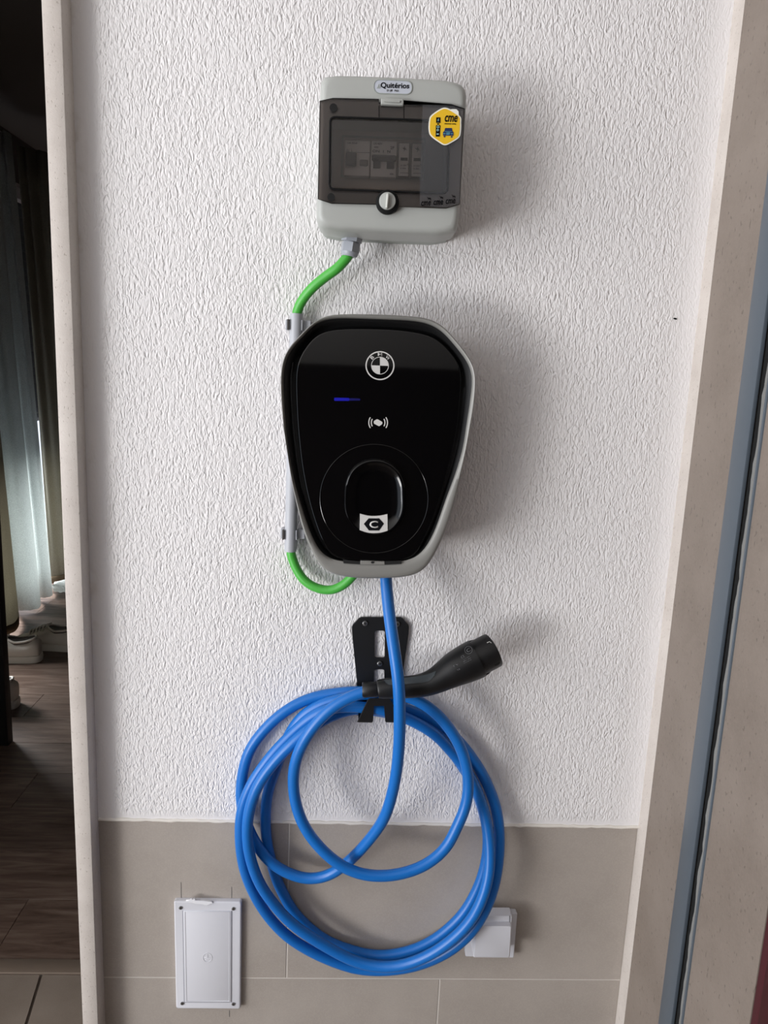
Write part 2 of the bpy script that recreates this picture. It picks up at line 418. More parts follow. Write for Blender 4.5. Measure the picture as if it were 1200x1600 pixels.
# grout bed and skirting tiles
bm = bmesh.new(); box(bm, PL_X0, PL_X1, -0.0001, TH - 0.02, 0, PL_Z0)
skirt = struct(obj('wall_skirting', bm, M['grout'], None, 0))
def wall_tile(x0, x1, z0, z1):
    bm = bmesh.new(); g = 0.0010
    box(bm, x0 + g, x1 - g, -0.0007 + random.uniform(-.0003, .0003), 0.003, z0 + g, z1 - g, 0.0004, 1)
    obj('tile', bm, M['tile'], skirt)
j1 = P(450, 1400).x; j2 = P(685, 1560).x; z = PL_Z0 - 0.0006
for r in range(5):
    z0 = max(z - ROW, 0.0)
    if z - z0 < 0.02: break
    j = j1 if r % 2 == 0 else j2; xs = [PL_X0]
    for k in (-1, 0, 1):
        if PL_X0 + 0.02 < j + 0.6 * k < PL_X1 - 0.02: xs.append(j + 0.6 * k)
    xs.append(PL_X1)
    for a, b in zip(xs, xs[1:]): wall_tile(a, b, z0, z)
    z = z0
# bead of filler between plaster and tiles
pts = []
for k in range(90):
    t = k / 89; pts.append((PL_X0 + (PL_X1 - PL_X0) * t, -0.0012 + random.uniform(-.0003, .0003), PL_Z0 + 0.001 + random.uniform(-.0006, .0006)))
struct(obj('trim_3', tube(pts, [0.0022 + random.uniform(0, .001) for _ in pts], 8), mat('white_filler', srgb(226, 220, 212), 0.8)))
# stone slab at the edge of the doorway (left)
bm = bmesh.new(); box(bm, lx0, lx1, -0.032, TH, 0, CEIL, 0.0012, 2)
box(bm, lx1 - 0.001, PL_X0, -0.0012, 0.02, 0, CEIL)
struct(obj('trim_1', bm, M['stone_light']))
# pale slab edge between plaster and jamb (right)
bm = bmesh.new(); rx1 = (P(1165, 0, .03).x + P(971, 1590, .03).x) / 2
box(bm, PL_X1, PL_X1 + 0.05, -0.030, 0.05, 0, CEIL, 0.001, 2)
struct(obj('trim_2', bm, M['stone_light']))
# right jamb: planes read at py~1100 ; depth d where a pixel meets plane x = JX+.001
def jd(px, py, X):
    v = RM @ np.array([(px - 600) / FPX, 1, -(py - 800) / FPX]); return 1 - v[1] * (X / v[0])
d_g0 = np.mean([jd(1092, 1100, JX), jd(1030, 1600, JX), jd(1160, 600, JX)])
d_g1 = np.mean([jd(1114, 1100, JX), jd(1052, 1600, JX), jd(1184, 600, JX)])
d_g2 = np.mean([jd(1124, 1100, JX), jd(1061, 1600, JX), jd(1196, 600, JX)])
d_g3 = np.mean([jd(1134, 1100, JX), jd(1069, 1600, JX)])
d_red = np.mean([jd(1174, 1600, JX), jd(1199, 1400, JX)])
print('jamb depths', d_g0, d_g1, d_g2, d_g3, d_red, 'X', PL_X0, PL_X1, lx0, lx1, rx1, 'Z', PL_Z0, ROW)
bm = bmesh.new(); box(bm, JX, JX + 0.12, -d_g0, -0.0305, 0, CEIL)
jamb = struct(obj('wall_right', bm, M['stone_brown'], None, 0))
bm = bmesh.new(); box(bm, JX, JX + 0.12, -d_red, -d_g3, 0, CEIL)
obj('stone_slab', bm, M['stone_brown'], jamb, 0)
# roller shutter guide rail let into the jamb
g = thing('shutter_guide', 'blue-grey aluminium roller shutter guide rail set upright in the right stone jamb', 'guide rail', (JX, -d_g1, 0))
bm = bmesh.new(); box(bm, JX - 0.0015, JX + 0.003, -d_g1, -d_g0, 0, CEIL - .002, 0.0008)
box(bm, JX - 0.0022, JX + 0.0025, -d_g1 - 0.001, -d_g1, 0, CEIL - .002, 0.0006); obj('flange', bm, M['alu'], g)
bm = bmesh.new(); box(bm, JX + 0.0042, JX + 0.031, -d_g3 + .0002, -d_g1 + 0.0002, 0, CEIL - .002); obj('slot', bm, M['black'], g)
bm = bmesh.new(); n = 260; pa, pb = [], []
for k in range(n + 1):
    zz = CEIL * k / n * 0.998; w = 0.0022 * math.sin(k * 0.7) * random.random() + 0.001 * random.random()
    pa.append((JX - 0.001, -d_g2 - 0.0025 + w, zz)); pb.append((JX + 0.001, -d_g2 - 0.008, zz))
loft([pa, pb, [(JX + .0038, p[1], p[2]) for p in pb], [(JX + .0038, p[1], p[2]) for p in pa], pa], (False, False), False, bm); obj('brush_seal', bm, M['brush'], g)
bm = bmesh.new(); box(bm, JX - 0.002, JX + 0.004, -d_g3, -d_g2 - 0.0082, 0, CEIL - .002, 0.0008); obj('lip', bm, M['alu'], g)
# dark red door post at the near end of the jamb
bm = bmesh.new(); box(bm, JX - 0.001, JX + 0.08, -d_red - 0.06, -d_red - 0.012, 0, CEIL - .002, 0.003)
t = thing('door_post', 'dark red glossy post at the near end of the right stone jamb', 'post', (JX, -d_red, 0))
obj('post_body', bm, M['red'], t)
bm = bmesh.new(); box(bm, JX + 0.0005, JX + 0.08, -d_red - 0.0118, -d_red - 0.0005, 0, CEIL - .002, 0.001)
obj('rebate', bm, mat('dark_red_rebate', srgb(66, 14, 24), 0.5), t)
bm = bmesh.new(); box(bm, 1.7, 1.8, -5.1, -d_red - 0.0605, 0, CEIL); box(bm, JX + 0.125, 1.8, -d_red - 0.06, -d_red + 0.05, 0, CEIL)
struct(obj('wall_porch_right', bm, M['dim_wall'], None, 0))
# porch ceiling, back wall
bm = bmesh.new(); box(bm, -2.2, 1.8, -5.1, TH, CEIL, CEIL + 0.1); struct(obj('ceiling_porch', bm, M['white_wall'], None, 0))
bm = bmesh.new(); box(bm, -2.2, 1.8, -5.2, -5.1, 0, CEIL); struct(obj('wall_back', bm, M['dim_wall'], None, 0))
bm = bmesh.new(); box(bm, -2.2, -2.15, -5.1, -4.5, 0, CEIL); struct(obj('wall_porch_left', bm, M['dim_wall'], None, 0))
# front wall left of the doorway, lintel over it
bm = bmesh.new(); box(bm, -2.2, DOOR_X0, 0.0, TH, 0, CEIL); box(bm, DOOR_X0, lx0, 0.0, TH, 2.2, CEIL)
struct(obj('wall_front_left', bm, M['white_wall'], None, 0))
# floors: porch tiles (turned 12 degrees), threshold, laminate planks
thr0 = 0.5 * (F(0, 1520).y + F(125, 1524).y); thr1 = 0.5 * (F(0, 1493).y + F(125, 1507).y)
print('threshold', thr0, thr1)
bm = bmesh.new(); box(bm, -2.2, 1.8, -5.1, thr0, -0.06, -0.004); fl = struct(obj('floor', bm, M['grout_dark'], None, 0))
def clip(poly, ax, val, keep_less):
    out = []; ins = lambda p: (p[ax] <= val) if keep_less else (p[ax] >= val)
    for i in range(len(poly)):
        a, b = poly[i], poly[(i + 1) % len(poly)]
        if ins(a): out.append(a)
        if ins(a) != ins(b):
            t = (val - a[ax]) / (b[ax] - a[ax]); out.append((a[0] + (b[0] - a[0]) * t, a[1] + (b[1] - a[1]) * t))
    return out
g0, g1 = F(41, 1599), F(64, 1524); gd = (g1 - g0).normalized(); gp = Vector((gd.y, -gd.x, 0))
T = 0.44
for i in range(-6, 3):
    for j in range(-7, 3):
        o_ = g1 + gp * (i * T) + gd * (j * T + 0.20); q = 0.003
        poly = [o_ + gp * q + gd * q, o_ + gp * (T - q) + gd * q, o_ + gp * (T - q) + gd * (T - q), o_ + gp * q + gd * (T - q)]
        poly = [(p.x, p.y) for p in poly]
        for ax, v, k in ((1, thr0 - 0.002, True), (1, -1.6, False), (0, -1.5, False), (0, JX - 0.001, True)): poly = clip(poly, ax, v, k) if poly else poly
        if len(poly) < 3: continue
        if all(p[0] > lx0 for p in poly) and all(p[1] > 0 for p in poly): continue
        bm = bmesh.new(); a = [bm.verts.new((x, y, -0.005)) for x, y in poly]; b = [bm.verts.new((x, y, 0.0)) for x, y in poly]
        try:
            bm.faces.new(b)
            for k in range(len(poly)): bm.faces.new((a[k], a[(k + 1) % len(a)], b[(k + 1) % len(a)], b[k]))
            obj('tile', bm, M['floor_tile'], fl, 0)
        except ValueError: bm.free()
bm = bmesh.new(); box(bm, DOOR_X0, lx0, thr0, thr1 - 0.001, -0.004, 0.004, 0.001); struct(obj('trim_4', bm, mat('threshold_strip', srgb(120, 106, 94), 0.5)))
RX0, RX1, RY1 = -1.95, 1.2, 5.2
bm = bmesh.new(); box(bm, RX0, RX1, thr1, RY1, -0.06, -0.006); fw = struct(obj('floor_bedroom', bm, M['dark_wood'], None, 0))
y = thr1; r = 0
while y < RY1 - 0.01:
    y2 = min(y + 0.19, RY1); x = RX0 - (r * 0.47) % 1.2
    while x < 0.4:
        x2 = x + 1.2
        bm = bmesh.new(); box(bm, max(x, RX0) + .0006, x2 - .0006, y + .0006, y2 - .0006, -0.006, 0.0, 0.0004, 1)
        obj('plank', bm, M['wood'], fw); x = x2
    y = y2; r += 1
# bedroom shell
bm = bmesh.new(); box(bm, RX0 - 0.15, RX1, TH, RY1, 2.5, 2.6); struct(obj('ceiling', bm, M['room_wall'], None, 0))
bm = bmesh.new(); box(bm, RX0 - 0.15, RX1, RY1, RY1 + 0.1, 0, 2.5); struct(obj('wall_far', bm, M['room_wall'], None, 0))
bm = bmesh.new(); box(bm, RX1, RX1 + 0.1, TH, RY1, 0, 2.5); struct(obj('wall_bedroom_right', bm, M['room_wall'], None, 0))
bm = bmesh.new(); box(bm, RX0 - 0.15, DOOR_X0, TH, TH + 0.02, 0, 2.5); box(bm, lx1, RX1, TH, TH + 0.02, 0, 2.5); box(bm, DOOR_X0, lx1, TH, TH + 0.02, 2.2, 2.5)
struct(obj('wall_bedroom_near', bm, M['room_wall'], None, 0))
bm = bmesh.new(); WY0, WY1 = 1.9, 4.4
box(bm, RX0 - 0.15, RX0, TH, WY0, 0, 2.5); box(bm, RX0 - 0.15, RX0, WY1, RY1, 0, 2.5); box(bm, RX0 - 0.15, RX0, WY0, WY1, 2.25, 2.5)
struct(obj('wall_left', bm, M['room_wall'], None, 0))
win = bpy.data.objects.new('window_1', None); COL.objects.link(win); win.location = (RX0 - 0.1, WY0, 0); struct(win)
bm = bmesh.new(); box(bm, RX0 - .1, RX0 - .05, WY0, WY0 + .06, 0, 2.25); box(bm, RX0 - .1, RX0 - .05, WY1 - .06, WY1, 0, 2.25); box(bm, RX0 - .1, RX0 - .05, WY0, WY1, 2.19, 2.25)
box(bm, RX0 - .1, RX0 - .05, (WY0 + WY1) / 2 - .04, (WY0 + WY1) / 2 + .04, 0, 2.25)
obj('window_frame', bm, M['white_plastic'], win, 0)
zz = 0.87
while zz < 2.24:
    bm = bmesh.new(); box(bm, RX0 - .14, RX0 - .125, WY0 + .005, WY1 - .005, zz, min(zz + 0.0505, 2.25), 0.004); obj('slat', bm, M['alu'], win); zz += 0.05

# ------------------------------------------------------------------ curtains, cabinet, shoes in the bedroom
def curtain(name, label, base_px, m, hem=None, z0=0.015, z1=2.35, amp=0.02):
    pts = catmull([tuple(F(a, b))[:2] for a, b in base_px], 8, False)
    t = thing(name, label, 'curtain', (pts[0][0], pts[0][1], z0), 'curtains at the bedroom window')
    bm = bmesh.new(); rings = []
    for k in range(15):
        f = k / 14; zz = z0 + (z1 - z0) * f; pull = 1 - 0.28 * f
        c = pts.mean(0)
        rings.append([(c[0] - 0.1 * f + (x - c[0]) * pull, c[1] + (y - c[1]) * (1 - 0.1 * f) + amp * math.sin(i * .5 + f * 3) * f, zz + 0.0012 * math.sin(i)) for i, (x, y) in enumerate(pts)])
    loft(rings, (False, False), False, bm); o = obj('cloth', bm, m, t, 80)
    sol = o.modifiers.new('thickness', 'SOLIDIFY'); sol.thickness = 0.002
    if hem:
        bm = bmesh.new()
        loft([[(x + .003, y - .003, z0 - .012) for x, y in pts], [(x + .004, y - .004, z0 + .03) for x, y in pts]], (False, False), False, bm)
        h = obj('hem', bm, hem, t, 80); s2 = h.modifiers.new('thickness', 'SOLIDIFY'); s2.thickness = 0.003
    return t
curtain('curtain', 'beige textured drape hanging nearest the doorway, beside the white sheers', [(-70, 1036), (-30, 1016), (-5, 1003), (14, 996), (25, 990), (30, 977), (22, 962), (4, 956)], M['beige_cloth'], M['brown_hem'], 0.03)
curtain('curtain', 'white sheer curtain fold glowing with daylight, wider and nearer of the two sheers', [(2, 950), (24, 957), (44, 958), (60, 955), (64, 947), (56, 940)], M['sheer'])
curtain('curtain', 'narrower white sheer curtain fold just behind the wide glowing one', [(50, 936), (64, 938), (76, 937), (82, 933), (78, 924)], M['sheer'])
curtain('curtain', 'beige drape beyond the white sheers, farthest from the doorway', [(80, 916), (88, 915), (98, 913), (112, 911), (135, 908), (150, 900)], M['beige_cloth'], M['brown_hem'], 0.03)
# crumpled white cloth behind the far drape
bm = bmesh.new(); bmesh.ops.create_icosphere(bm, subdivisions=3, radius=1); c = F(100, 924)
for v in bm.verts:
    k = 1 + 0.22 * math.sin(v.co.x * 5 + v.co.y * 7) * math.cos(v.co.z * 6)
    v.co = Vector((c.x + v.co.x * 0.06 * k, c.y + v.co.y * 0.05 * k, 0.029 + max(v.co.z, -0.9) * 0.032 * k))
tag(obj('cloth_bundle', bm, M['sheer']), 'small crumpled white cloth on the floor under the far beige drape', 'cloth')
# tall black cabinet edge
cb = F(13, 1166); cbx, cby = cb.x, cb.y
t = thing('black_door', 'tall black door leaf with a round knob, standing at the left edge of the doorway view', 'door', (cbx, cby, 0))
bm = bmesh.new(); box(bm, cbx - 0.7, cbx, cby, cby + 0.038, 0.0, 2.0, 0.003); obj('leaf', bm, M['dark_wood'], t)
def at_y(px, py, y):
    return P(px, py, -y)
kn = at_y(0, 775, cby - 0.01)
bm = bmesh.new(); bmesh.ops.create_uvsphere(bm, u_segments=20, v_segments=12, radius=0.014)
for v in bm.verts: v.co = Vector((min(kn.x, cbx - 0.016) + v.co.x, cby - 0.012 + v.co.y * 0.8, kn.z + v.co.z))
obj('knob', bm, M['dark_wood'], t)
def shoe(label, loc, heading, L=0.27, laces=True):
    """sneaker, toe towards local +x"""
    t = thing('sneaker', label, 'shoe', (0, 0, 0), 'shoes on the bedroom floor')
    def ring(x, hw, zb, zt, n=14, cx=0):
        out = []
        for k in range(n):
            a = 2 * math.pi * k / n; y = hw * math.copysign(abs(math.cos(a)) ** 0.75, math.cos(a)); z = (zb + zt) / 2 + (zt - zb) / 2 * math.copysign(abs(math.sin(a)) ** 0.8, math.sin(a))
            out.append((x, y + cx, z))
        return out
    st = [(-.13, .018, .02, .060), (-.127, .030, .016, .082), (-.11, .037, .014, .090), (-.08, .038, .014, .078), (-.045, .038, .014, .074),
          (-.01, .040, .014, .088), (.02, .043, .014, .078), (.05, .047, .014, .064), (.08, .048, .014, .054), (.11, .042, .015, .046), (.13, .028, .017, .038), (.138, .012, .019, .030)]
    def outline(k, z0, z1):
        prof = [(-.136, 0), (-.130, -.024), (-.105, -.036), (-.05, -.036), (0, -.037), (.05, -.046), (.09, -.049), (.12, -.040), (.14, -.018), (.144, 0)]
        pr = prof + [(x, -y) for x, y in prof[-2:0:-1]]
        pr = catmull(pr, 3); return [[(x * k, y * k, z0) for x, y in pr], [(x * k * 1.01, y * k * 1.02, (z0 + z1) / 2) for x, y in pr], [(x * k, y * k, z1) for x, y in pr]]
    obj('upper', loft([ring(*s) for s in st]), M['shoe'], t, 60)
    obj('sole', loft(outline(1.0, 0.0, 0.026)), M['shoe_sole'], t, 50)
    op = [(-.118, 0), (-.105, -.024), (-.07, -.027), (-.035, -.024), (-.015, -.014), (-.008, 0)]; op = op + [(x, -y) for x, y in op[-2:0:-1]]; op = catmull(op, 4)
    zt = lambda x: float(np.interp(x, [-.12, -.08, -.045, -.01], [.089, .079, .075, .088]))
    obj('collar', loft([[(x, y, zt(x) - .006) for x, y in op], [(x * 1.0, y * 1.12, zt(x) + .006) for x, y in op], [(x, y * .85, zt(x) + .004) for x, y in op], [(x * .95 - .003, y * .8, zt(x) + .002) for x, y in op]], (False, True)), M['shoe_dark'], t, 60)
    obj('collar_rim', ringtube([Vector((x, y * 1.08, zt(x) + .004)) for x, y in op], .0042, 8), M['shoe'], t, 60)
    if laces:
        bm = bmesh.new()
        for k in range(5):
            x = 0.005 + k * 0.014; z = float(np.interp(x, [-.01, .02, .05, .08], [.090, .080, .066, .056]))
            tube([(x, -.024, z - .002), (x + .002, -.012, z + .006), (x + .003, 0, z + .008), (x + .002, .012, z + .006), (x, .024, z - .006)], .0036, 6, True, bm)
        tube([(.0, 0, .094), (-.012, -.02, .098), (-.004, -.035, .082), (.006, -.018, .09)], .002, 6, True, bm)
        tube([(.0, 0, .094), (-.012, .02, .098), (.0, .036, .08), (.008, .018, .088)], .002, 6, True, bm)
        obj('tongue', loft([[(x, y, float(np.interp(x, [-.01, .02, .05, .08], [.090, .080, .066, .056])) + .004 - abs(y) * .12) for x in (-.008, .02, .045, .068)] for y in (-.017, -.008, 0, .008, .017)], (False, False), False), M['shoe_dark'], t, 60)
        obj('laces', bm, M['shoe_sole'], t, 60)
    t.location = loc; t.rotation_euler = (0, 0, heading); t.scale = (1.1, 1.1, 1.15); return t
def put_shoe(label, a, heading): return shoe(label, (a.x, a.y, 0.0), heading)
put_shoe('white leather sneaker just below the beige drape, nearer one of the pair, heel turned right', F(9, 1032), math.radians(186))
put_shoe('laced white sneaker half hidden by the pale stone slab, farther one of the pair', F(74, 1012), math.radians(176))
put_shoe('pale shoe heel peeking out from behind the tall black door', F(-34, 1102), math.radians(180))

# ------------------------------------------------------------------ distribution box
D1 = 0.095
dbc = P(612, 245, 0)
db = thing('distribution_box', 'light grey breaker enclosure with smoked window on the white plaster wall, at the top', 'fuse box', (dbc.x, 0, dbc.z))
front = [(507, 116), (526, 114), (560, 114.5), (620, 117), (675, 120), (702, 122), (719, 126.5), (728, 132), (731, 146), (729, 190), (724.5, 265), (720, 325),
         (717.5, 352), (713, 362), (687, 367), (600, 363.5), (530, 360), (505, 355), (494, 347), (493.5, 338), (495.5, 270), (498, 190), (500, 130), (502, 120)]
fr = np.array(pxz(resample(front, 96), D1))
base_r = inset(fr, 0.003)
ring3 = lambda a, d: [(x, -d, z) for x, z in a]
obj('base', loft([ring3(base_r, 0.0), ring3(base_r, 0.035), ring3(inset(fr, 0.0045), 0.040)], (False, True)), M['grey_plastic2'], db)
hole = rrect([(517, 183), (701, 190), (698, 301), (516, 294)], 7, 7)
def match(inner, outer):
    """resample inner loop so that it lines up with outer by angle"""
    c = np.array(inner).mean(0); inner = resample(inner, 3000); ai = np.arctan2(*(inner - c).T[::-1]); ao = np.arctan2(*(np.array(outer) - c).T[::-1])
    return np.array([inner[np.argmin(np.abs((ai - a + np.pi) % (2 * np.pi) - np.pi))] for a in ao])
hl = match(pxz(hole, D1), fr)
fc = fr.mean(0); sh = lambda k: fc + (fr - fc) * (1 - k / 0.1)
bm = loft([ring3(fr, 0.041), ring3(fr, D1 - 0.012), ring3(sh(.0008), D1 - 0.007), ring3(sh(.003), D1 - 0.0025), ring3(sh(.0065), D1 - .0004),
           ring3(sh(.010), D1), ring3(hl, D1), ring3(hl, 0.042)], (False, False))
obj('lid', bm, M['grey_plastic'], db)
# groove between lid and base
obj('seam', loft([ring3(inset(fr, .0015), .0395), ring3(inset(fr, .0015), .0415)], (False, False)), mat('seam_grey', srgb(96, 100, 96), .7), db)
# smoked cover plate with cut corners and its raised door
dr_ = rrect([(516, 182.5), (703, 189), (699, 302), (514.5, 295.5)], 8, 7)
cov = [(499.5, 157.5), (520, 153), (592, 154.5), (592, 160), (631, 162), (631, 156.5), (705, 162.5), (726.5, 169.5), (718.5, 319.5), (697, 325.5), (624, 323), (618, 331), (606, 334), (594, 329), (590, 319.5), (518, 318), (496.5, 311)]
obj('cover_backing', flat([cov, dr_], D1 + .00015, .0006), mat('dark_frame_grey', srgb(134, 128, 123), .5), db, 0)
obj('smoked_cover', pslab(cov, D1 + .0002, D1 + .0032, 0.0006, 1), M['tint'], db, 20)
obj('cover_edge_seal', join([flat([cov, inset(np.array(cov), 1.1)], D1 + .0034, .0006)]), M['gasket'], db, 0)
dr = rrect([(516, 182.5), (703, 189), (699, 302), (514.5, 295.5)], 8, 7)
obj('door_window', pslab(inset(np.array(dr), 3.0), D1 + .0034, D1 + .0056, 0.0003, 1), M['tint2'], db, 20)
obj('gasket', ringtube([P(a, b, D1 + .0038) for a, b in resample(dr, 120)], 0.0011, 6), M['gasket'], db)
for hx in (591.6, 630.6): obj('hinge_slot', flat([[(hx, 165), (hx + 1.2, 165), (hx + 1.2, 184.5), (hx, 184.5)]], D1 + .0038, .0006), M['gasket'], db, 0)
la = thing  # (kept short)
obj('latch', pslab(rrect([(595.5, 152.5), (631, 154), (630.5, 164.5), (595, 163)], 2, 3), D1 + .0004, D1 + .0075, .0012, 2), M['grey_plastic'], db)
obj('latch_tab', pslab(rrect([(600, 155.5), (626, 156.8), (625.7, 160), (600, 158.8)], 1.5, 3), D1 + .0075, D1 + .009, .0005, 1), M['grey_plastic'], db)
for a, b in ((521, 168), (517.5, 308), (710, 176), (706, 314)):
    if a < 700:
        o = obj('screw_recess', disc(a, b, 5.6, D1 + .0032, D1 + .0037, 24), M['black'], db)
# turn lock
k0 = obj('lock_collar', disc(605.5, 315, 17, D1 + .001, D1 + .008, 36, .0015), M['gasket'], db)
bm = disc(605.5, 313.5, 12.3, D1 + .008, D1 + .0115, 36, .0012)
obj('lock_knob', bm, M['grey_plastic'], db)
obj('lock_grip', pslab(rrect([(604.5, 301.5), (608, 301.8), (605.5, 325.5), (602.5, 325)], 1.2, 3), D1 + .0114, D1 + .0165, .0006, 1), mat('pale_grip', srgb(205, 206, 200), .4), db)
# name plate
pl = rrect([(584.5, 124.5), (643.5, 127), (643, 147), (584.5, 145)], 10, 8)
obj('label_plate', pslab(pl, D1 - .001, D1 + .0004, .0002, 1), M['label'], db)
obj('label_border', flat([inset(np.array(pl), -1.0), pl], D1 + .0009, .0010), M['grey_plastic2'], db, 0)
obj('lettering', join([text('Quitérios', 617, 134.3, 8.4, D1 + .0005, (1, .03), .014, 0, 41)]), M['ink'], db, 0)
obj('lettering', join([text('D (€  P65', 613.5, 142, 3.4, D1 + .0005, (1, .03), .01, 0, 17)]), M['faint_ink'], db, 0)
obj('emblem', join([flat([[(589, 138), (592, 131), (593, 131.5), (590.5, 138)]], D1 + .0008, .0004), flat([[(591.5, 138), (593.5, 134), (594.5, 134.5), (593.5, 138)]], D1 + .0008, .0004)]), M['grey_plastic2'], db, 0)
# inside: mounting plate, breakers
obj('inner_plate', pslab([(512, 180), (706, 186), (703, 305), (511, 300)], .046, .050), mat('inner_beige', srgb(196, 184, 174), .6), db, 0)
DM = 0.060
def q4(x0, y0, x1, y1, sl=0.035):
    return [(x0, y0), (x1, y0 + (x1 - x0) * sl), (x1 - (y1 - y0) * .03, y1 + (x1 - x0) * sl), (x0 - (y1 - y0) * .03, y1)]
obj('cutout_frame', join([flat([q4(534, 211, 665, 276), q4(537.5, 214, 661.5, 273)], .0515, .0015)]), M['grey_plastic2'], db, 0)
cb_ = obj('circuit_breaker', pslab(q4(539, 218.5, 578.5, 274), .05, DM, .0006, 1), M['module'], db)
obj('toggle', pslab(q4(540.5, 237.5, 557, 257.5), DM, DM + .006, .001, 1), M['module_dark'], cb_)
obj('test_button', pslab(q4(562, 249, 575, 258.5), DM, DM + .003, .0008, 1), mat('grey_button', srgb(120, 116, 112), .5), cb_)
obj('lettering', join([text('16A 30mA', 551, 223.5, 2.4, DM + .0002, (1, .035), .01, 0, 14), text('N  1', 546, 235.3, 3.2, DM + .0002, (1, .035), .01), flat([q4(540, 237, 578, 237.6)], DM + .0005, .0004)]), M['faint_ink'], cb_, 0)
cb_ = obj('circuit_breaker', pslab(q4(580.5, 219.5, 620.5, 276), .05, DM, .0006, 1), M['module'], db)
obj('toggle', pslab(q4(581.5, 241, 619.5, 249), DM, DM + .008, .0012, 1), M['module_dark'], cb_)
obj('toggle', join([flat([q4(583.5, 251, 594.5, 262)], DM + .003, .003, .0005), flat([q4(604.5, 251.8, 616, 263)], DM + .003, .003, .0005)]), M['module_dark'], cb_)
for q_ in ([text('C40 400V', 590.5, 224.5, 3, DM + .0002, (1, .035), .01, 0, 13), text('6000', 588, 230, 2.4, DM + .0002, (1, .035), .01), text('ON  1  N', 596, 236.5, 3.6, DM + .0002, (1, .035), .015, 0, 26),
                        text('2P', 613, 231, 4, DM + .0002, (1, .035), .01), text('40A', 612, 272, 2.4, DM + .0002, (1, .035), .01)]): obj('lettering', q_, M['faint_ink'], cb_, 0)
for x in (624, 644.5):
    dk = obj('circuit_breaker', pslab(q4(x - 2, 222 + (x - 624) * .035, x + 18.6, 276.5 + (x - 624) * .035), .05, DM - .001, .0005, 1), mat('grey_module', srgb(120, 114, 110), .5), db)
    y0 = 223.5 + (x - 624) * .035
    obj('face', join([flat([q4(x, y0, x + 15.5, y0 + 51)], DM + .0012, .002, .0004)]), M['module'], dk)
    obj('indicator', pslab(q4(x + 2, y0 + 22.5, x + 13, y0 + 27), DM + .0008, DM + .002), M['ink'], dk)
    obj('emblem', join([text('ϟ', x + 8, y0 + 9, 8, DM + .0013, (1, .035), .03)] if False else
                       [flat([[(x + 8 + dx, y0 + 9 + dy) for dx, dy in ((1, -5), (-2.5, .5), (0, .8), (-1.2, 5), (2.8, -1), (.4, -1.2))]], DM + .0016, .0005), flat([[(x + 8 + dx, y0 + 9 + dy) for dx, dy in ((-4, -2), (4, 1.6), (4, 2.2), (-4, -1.3))]], DM + .0016, .0005)]), M['faint_ink'], dk, 0)
    obj('lettering', join([text('Un 230V', x + 6.5, y0 + 35, 2.2, DM + .0013, (1, .035), .01, 0, 9), text('In 20kA', x + 6, y0 + 39.5, 2.2, DM + .0013, (1, .035), .01, 0, 8), text('T2', x + 13.5, y0 + 34, 2.4, DM + .0013, (1, .035), .01),
                            flat([q4(x + 1, y0 + 46, x + 14.5, y0 + 46.6)], DM + .0016, .0004)]), M['faint_ink'], dk, 0)
# clear film with printed marks on the right of the cover
DF = D1 + .0060
obj('clear_film', pslab([(661, 163.5), (708, 166), (724, 171), (717.5, 318), (696, 324), (656, 321.5), (657, 240)], DF, DF + .0003), M['film'], db, 0)
def bird(cx, cy, s):
    """little stylised mark over the lettering"""
    return flat([[(cx + s * x, cy + s * y) for x, y in ((-4, -4), (-1, -2.6), (0, -1), (1.4, -3.4), (2, -1), (4, -1.8), (3.6, 3), (2.2, .6), (.6, .2), (-.6, 2.4), (-.4, .4), (-2, .4), (-1.4, -1.2))]], DF + .0008, .0004)
for a, b in ((665.5, 318), (684.8, 316.6), (704, 314.8)):
    obj('lettering', join([text('cme', a, b, 6.4, DF + .0004, (1, -.06), .014, .25, 14.5), bird(a + 4.5, b - 7.5, .8)]), M['navy'] if False else M['ink'], db, 0)
# hexagonal sticker
hexp = [(695.5, 168), (709, 174), (719.5, 182.5), (720.5, 192), (720, 206), (717.5, 214.5), (707, 222), (695.5, 227), (686, 222.5), (673, 212.5), (669.7, 203), (670.2, 189), (673, 181), (684, 172.5)]
hexs = catmull(hexp, 4)
sk = obj('sticker', join([flat([hexs], DF + .0010, .0006)]), M['white_print'], db, 0)
obj('sticker_face', join([flat([inset(hexs, 2.0)], DF + .0013, .0003)]), M['yellow'], sk, 0)
obj('tab', flat([[(703, 171), (707, 170.4), (713, 170.5), (716.5, 174), (717, 181), (711, 183), (705, 177)]], DF + .0012, .0004), M['white_print'], sk, 0)
DS = DF + .0014
obj('lettering', join([text('cme', 704.8, 185.6, 8.6, DS, (1, .03), .016, .22, 18.5), text('electrical utility', 703.5, 193.7, 1.8, DS, (1, .03), .02, 0, 17), bird(711.5, 176, .9)]), M['ink'], sk, 0)
def sp(pts, dd=.0): return flat([pts], DS + .0004 + dd, .0004)
zx = lambda pts: [(660 + x * 70 / 1200, 160 + y * 75 / 1286) for x, y in pts]
obj('charger_print', join([sp(zx([(370, 400), (480, 400), (480, 545), (368, 545)])), sp(zx([(395, 560), (445, 560), (445, 590), (395, 590)])), sp(zx([(362, 612), (478, 612), (462, 912), (355, 912)]))]), M['ink'], sk, 0)
obj('charger_marks', join([sp(zx([(430, 430), (405, 485), (425, 485), (412, 530), (445, 465), (425, 465), (445, 430)]), .0003),
                           flat([zx(circ(420, 655, 36, 32, 20)), zx(circ(420, 655, 20, 18, 20))], DS + .0008, .0004), flat([zx(circ(412, 740, 32, 30, 20)), zx(circ(412, 740, 16, 14, 20))], DS + .0008, .0004),
                           sp(zx([(382, 830), (440, 830), (438, 865), (380, 865)]), .0003)]), mat('pale_teal_print', srgb(150, 190, 190), .5), sk, 0)
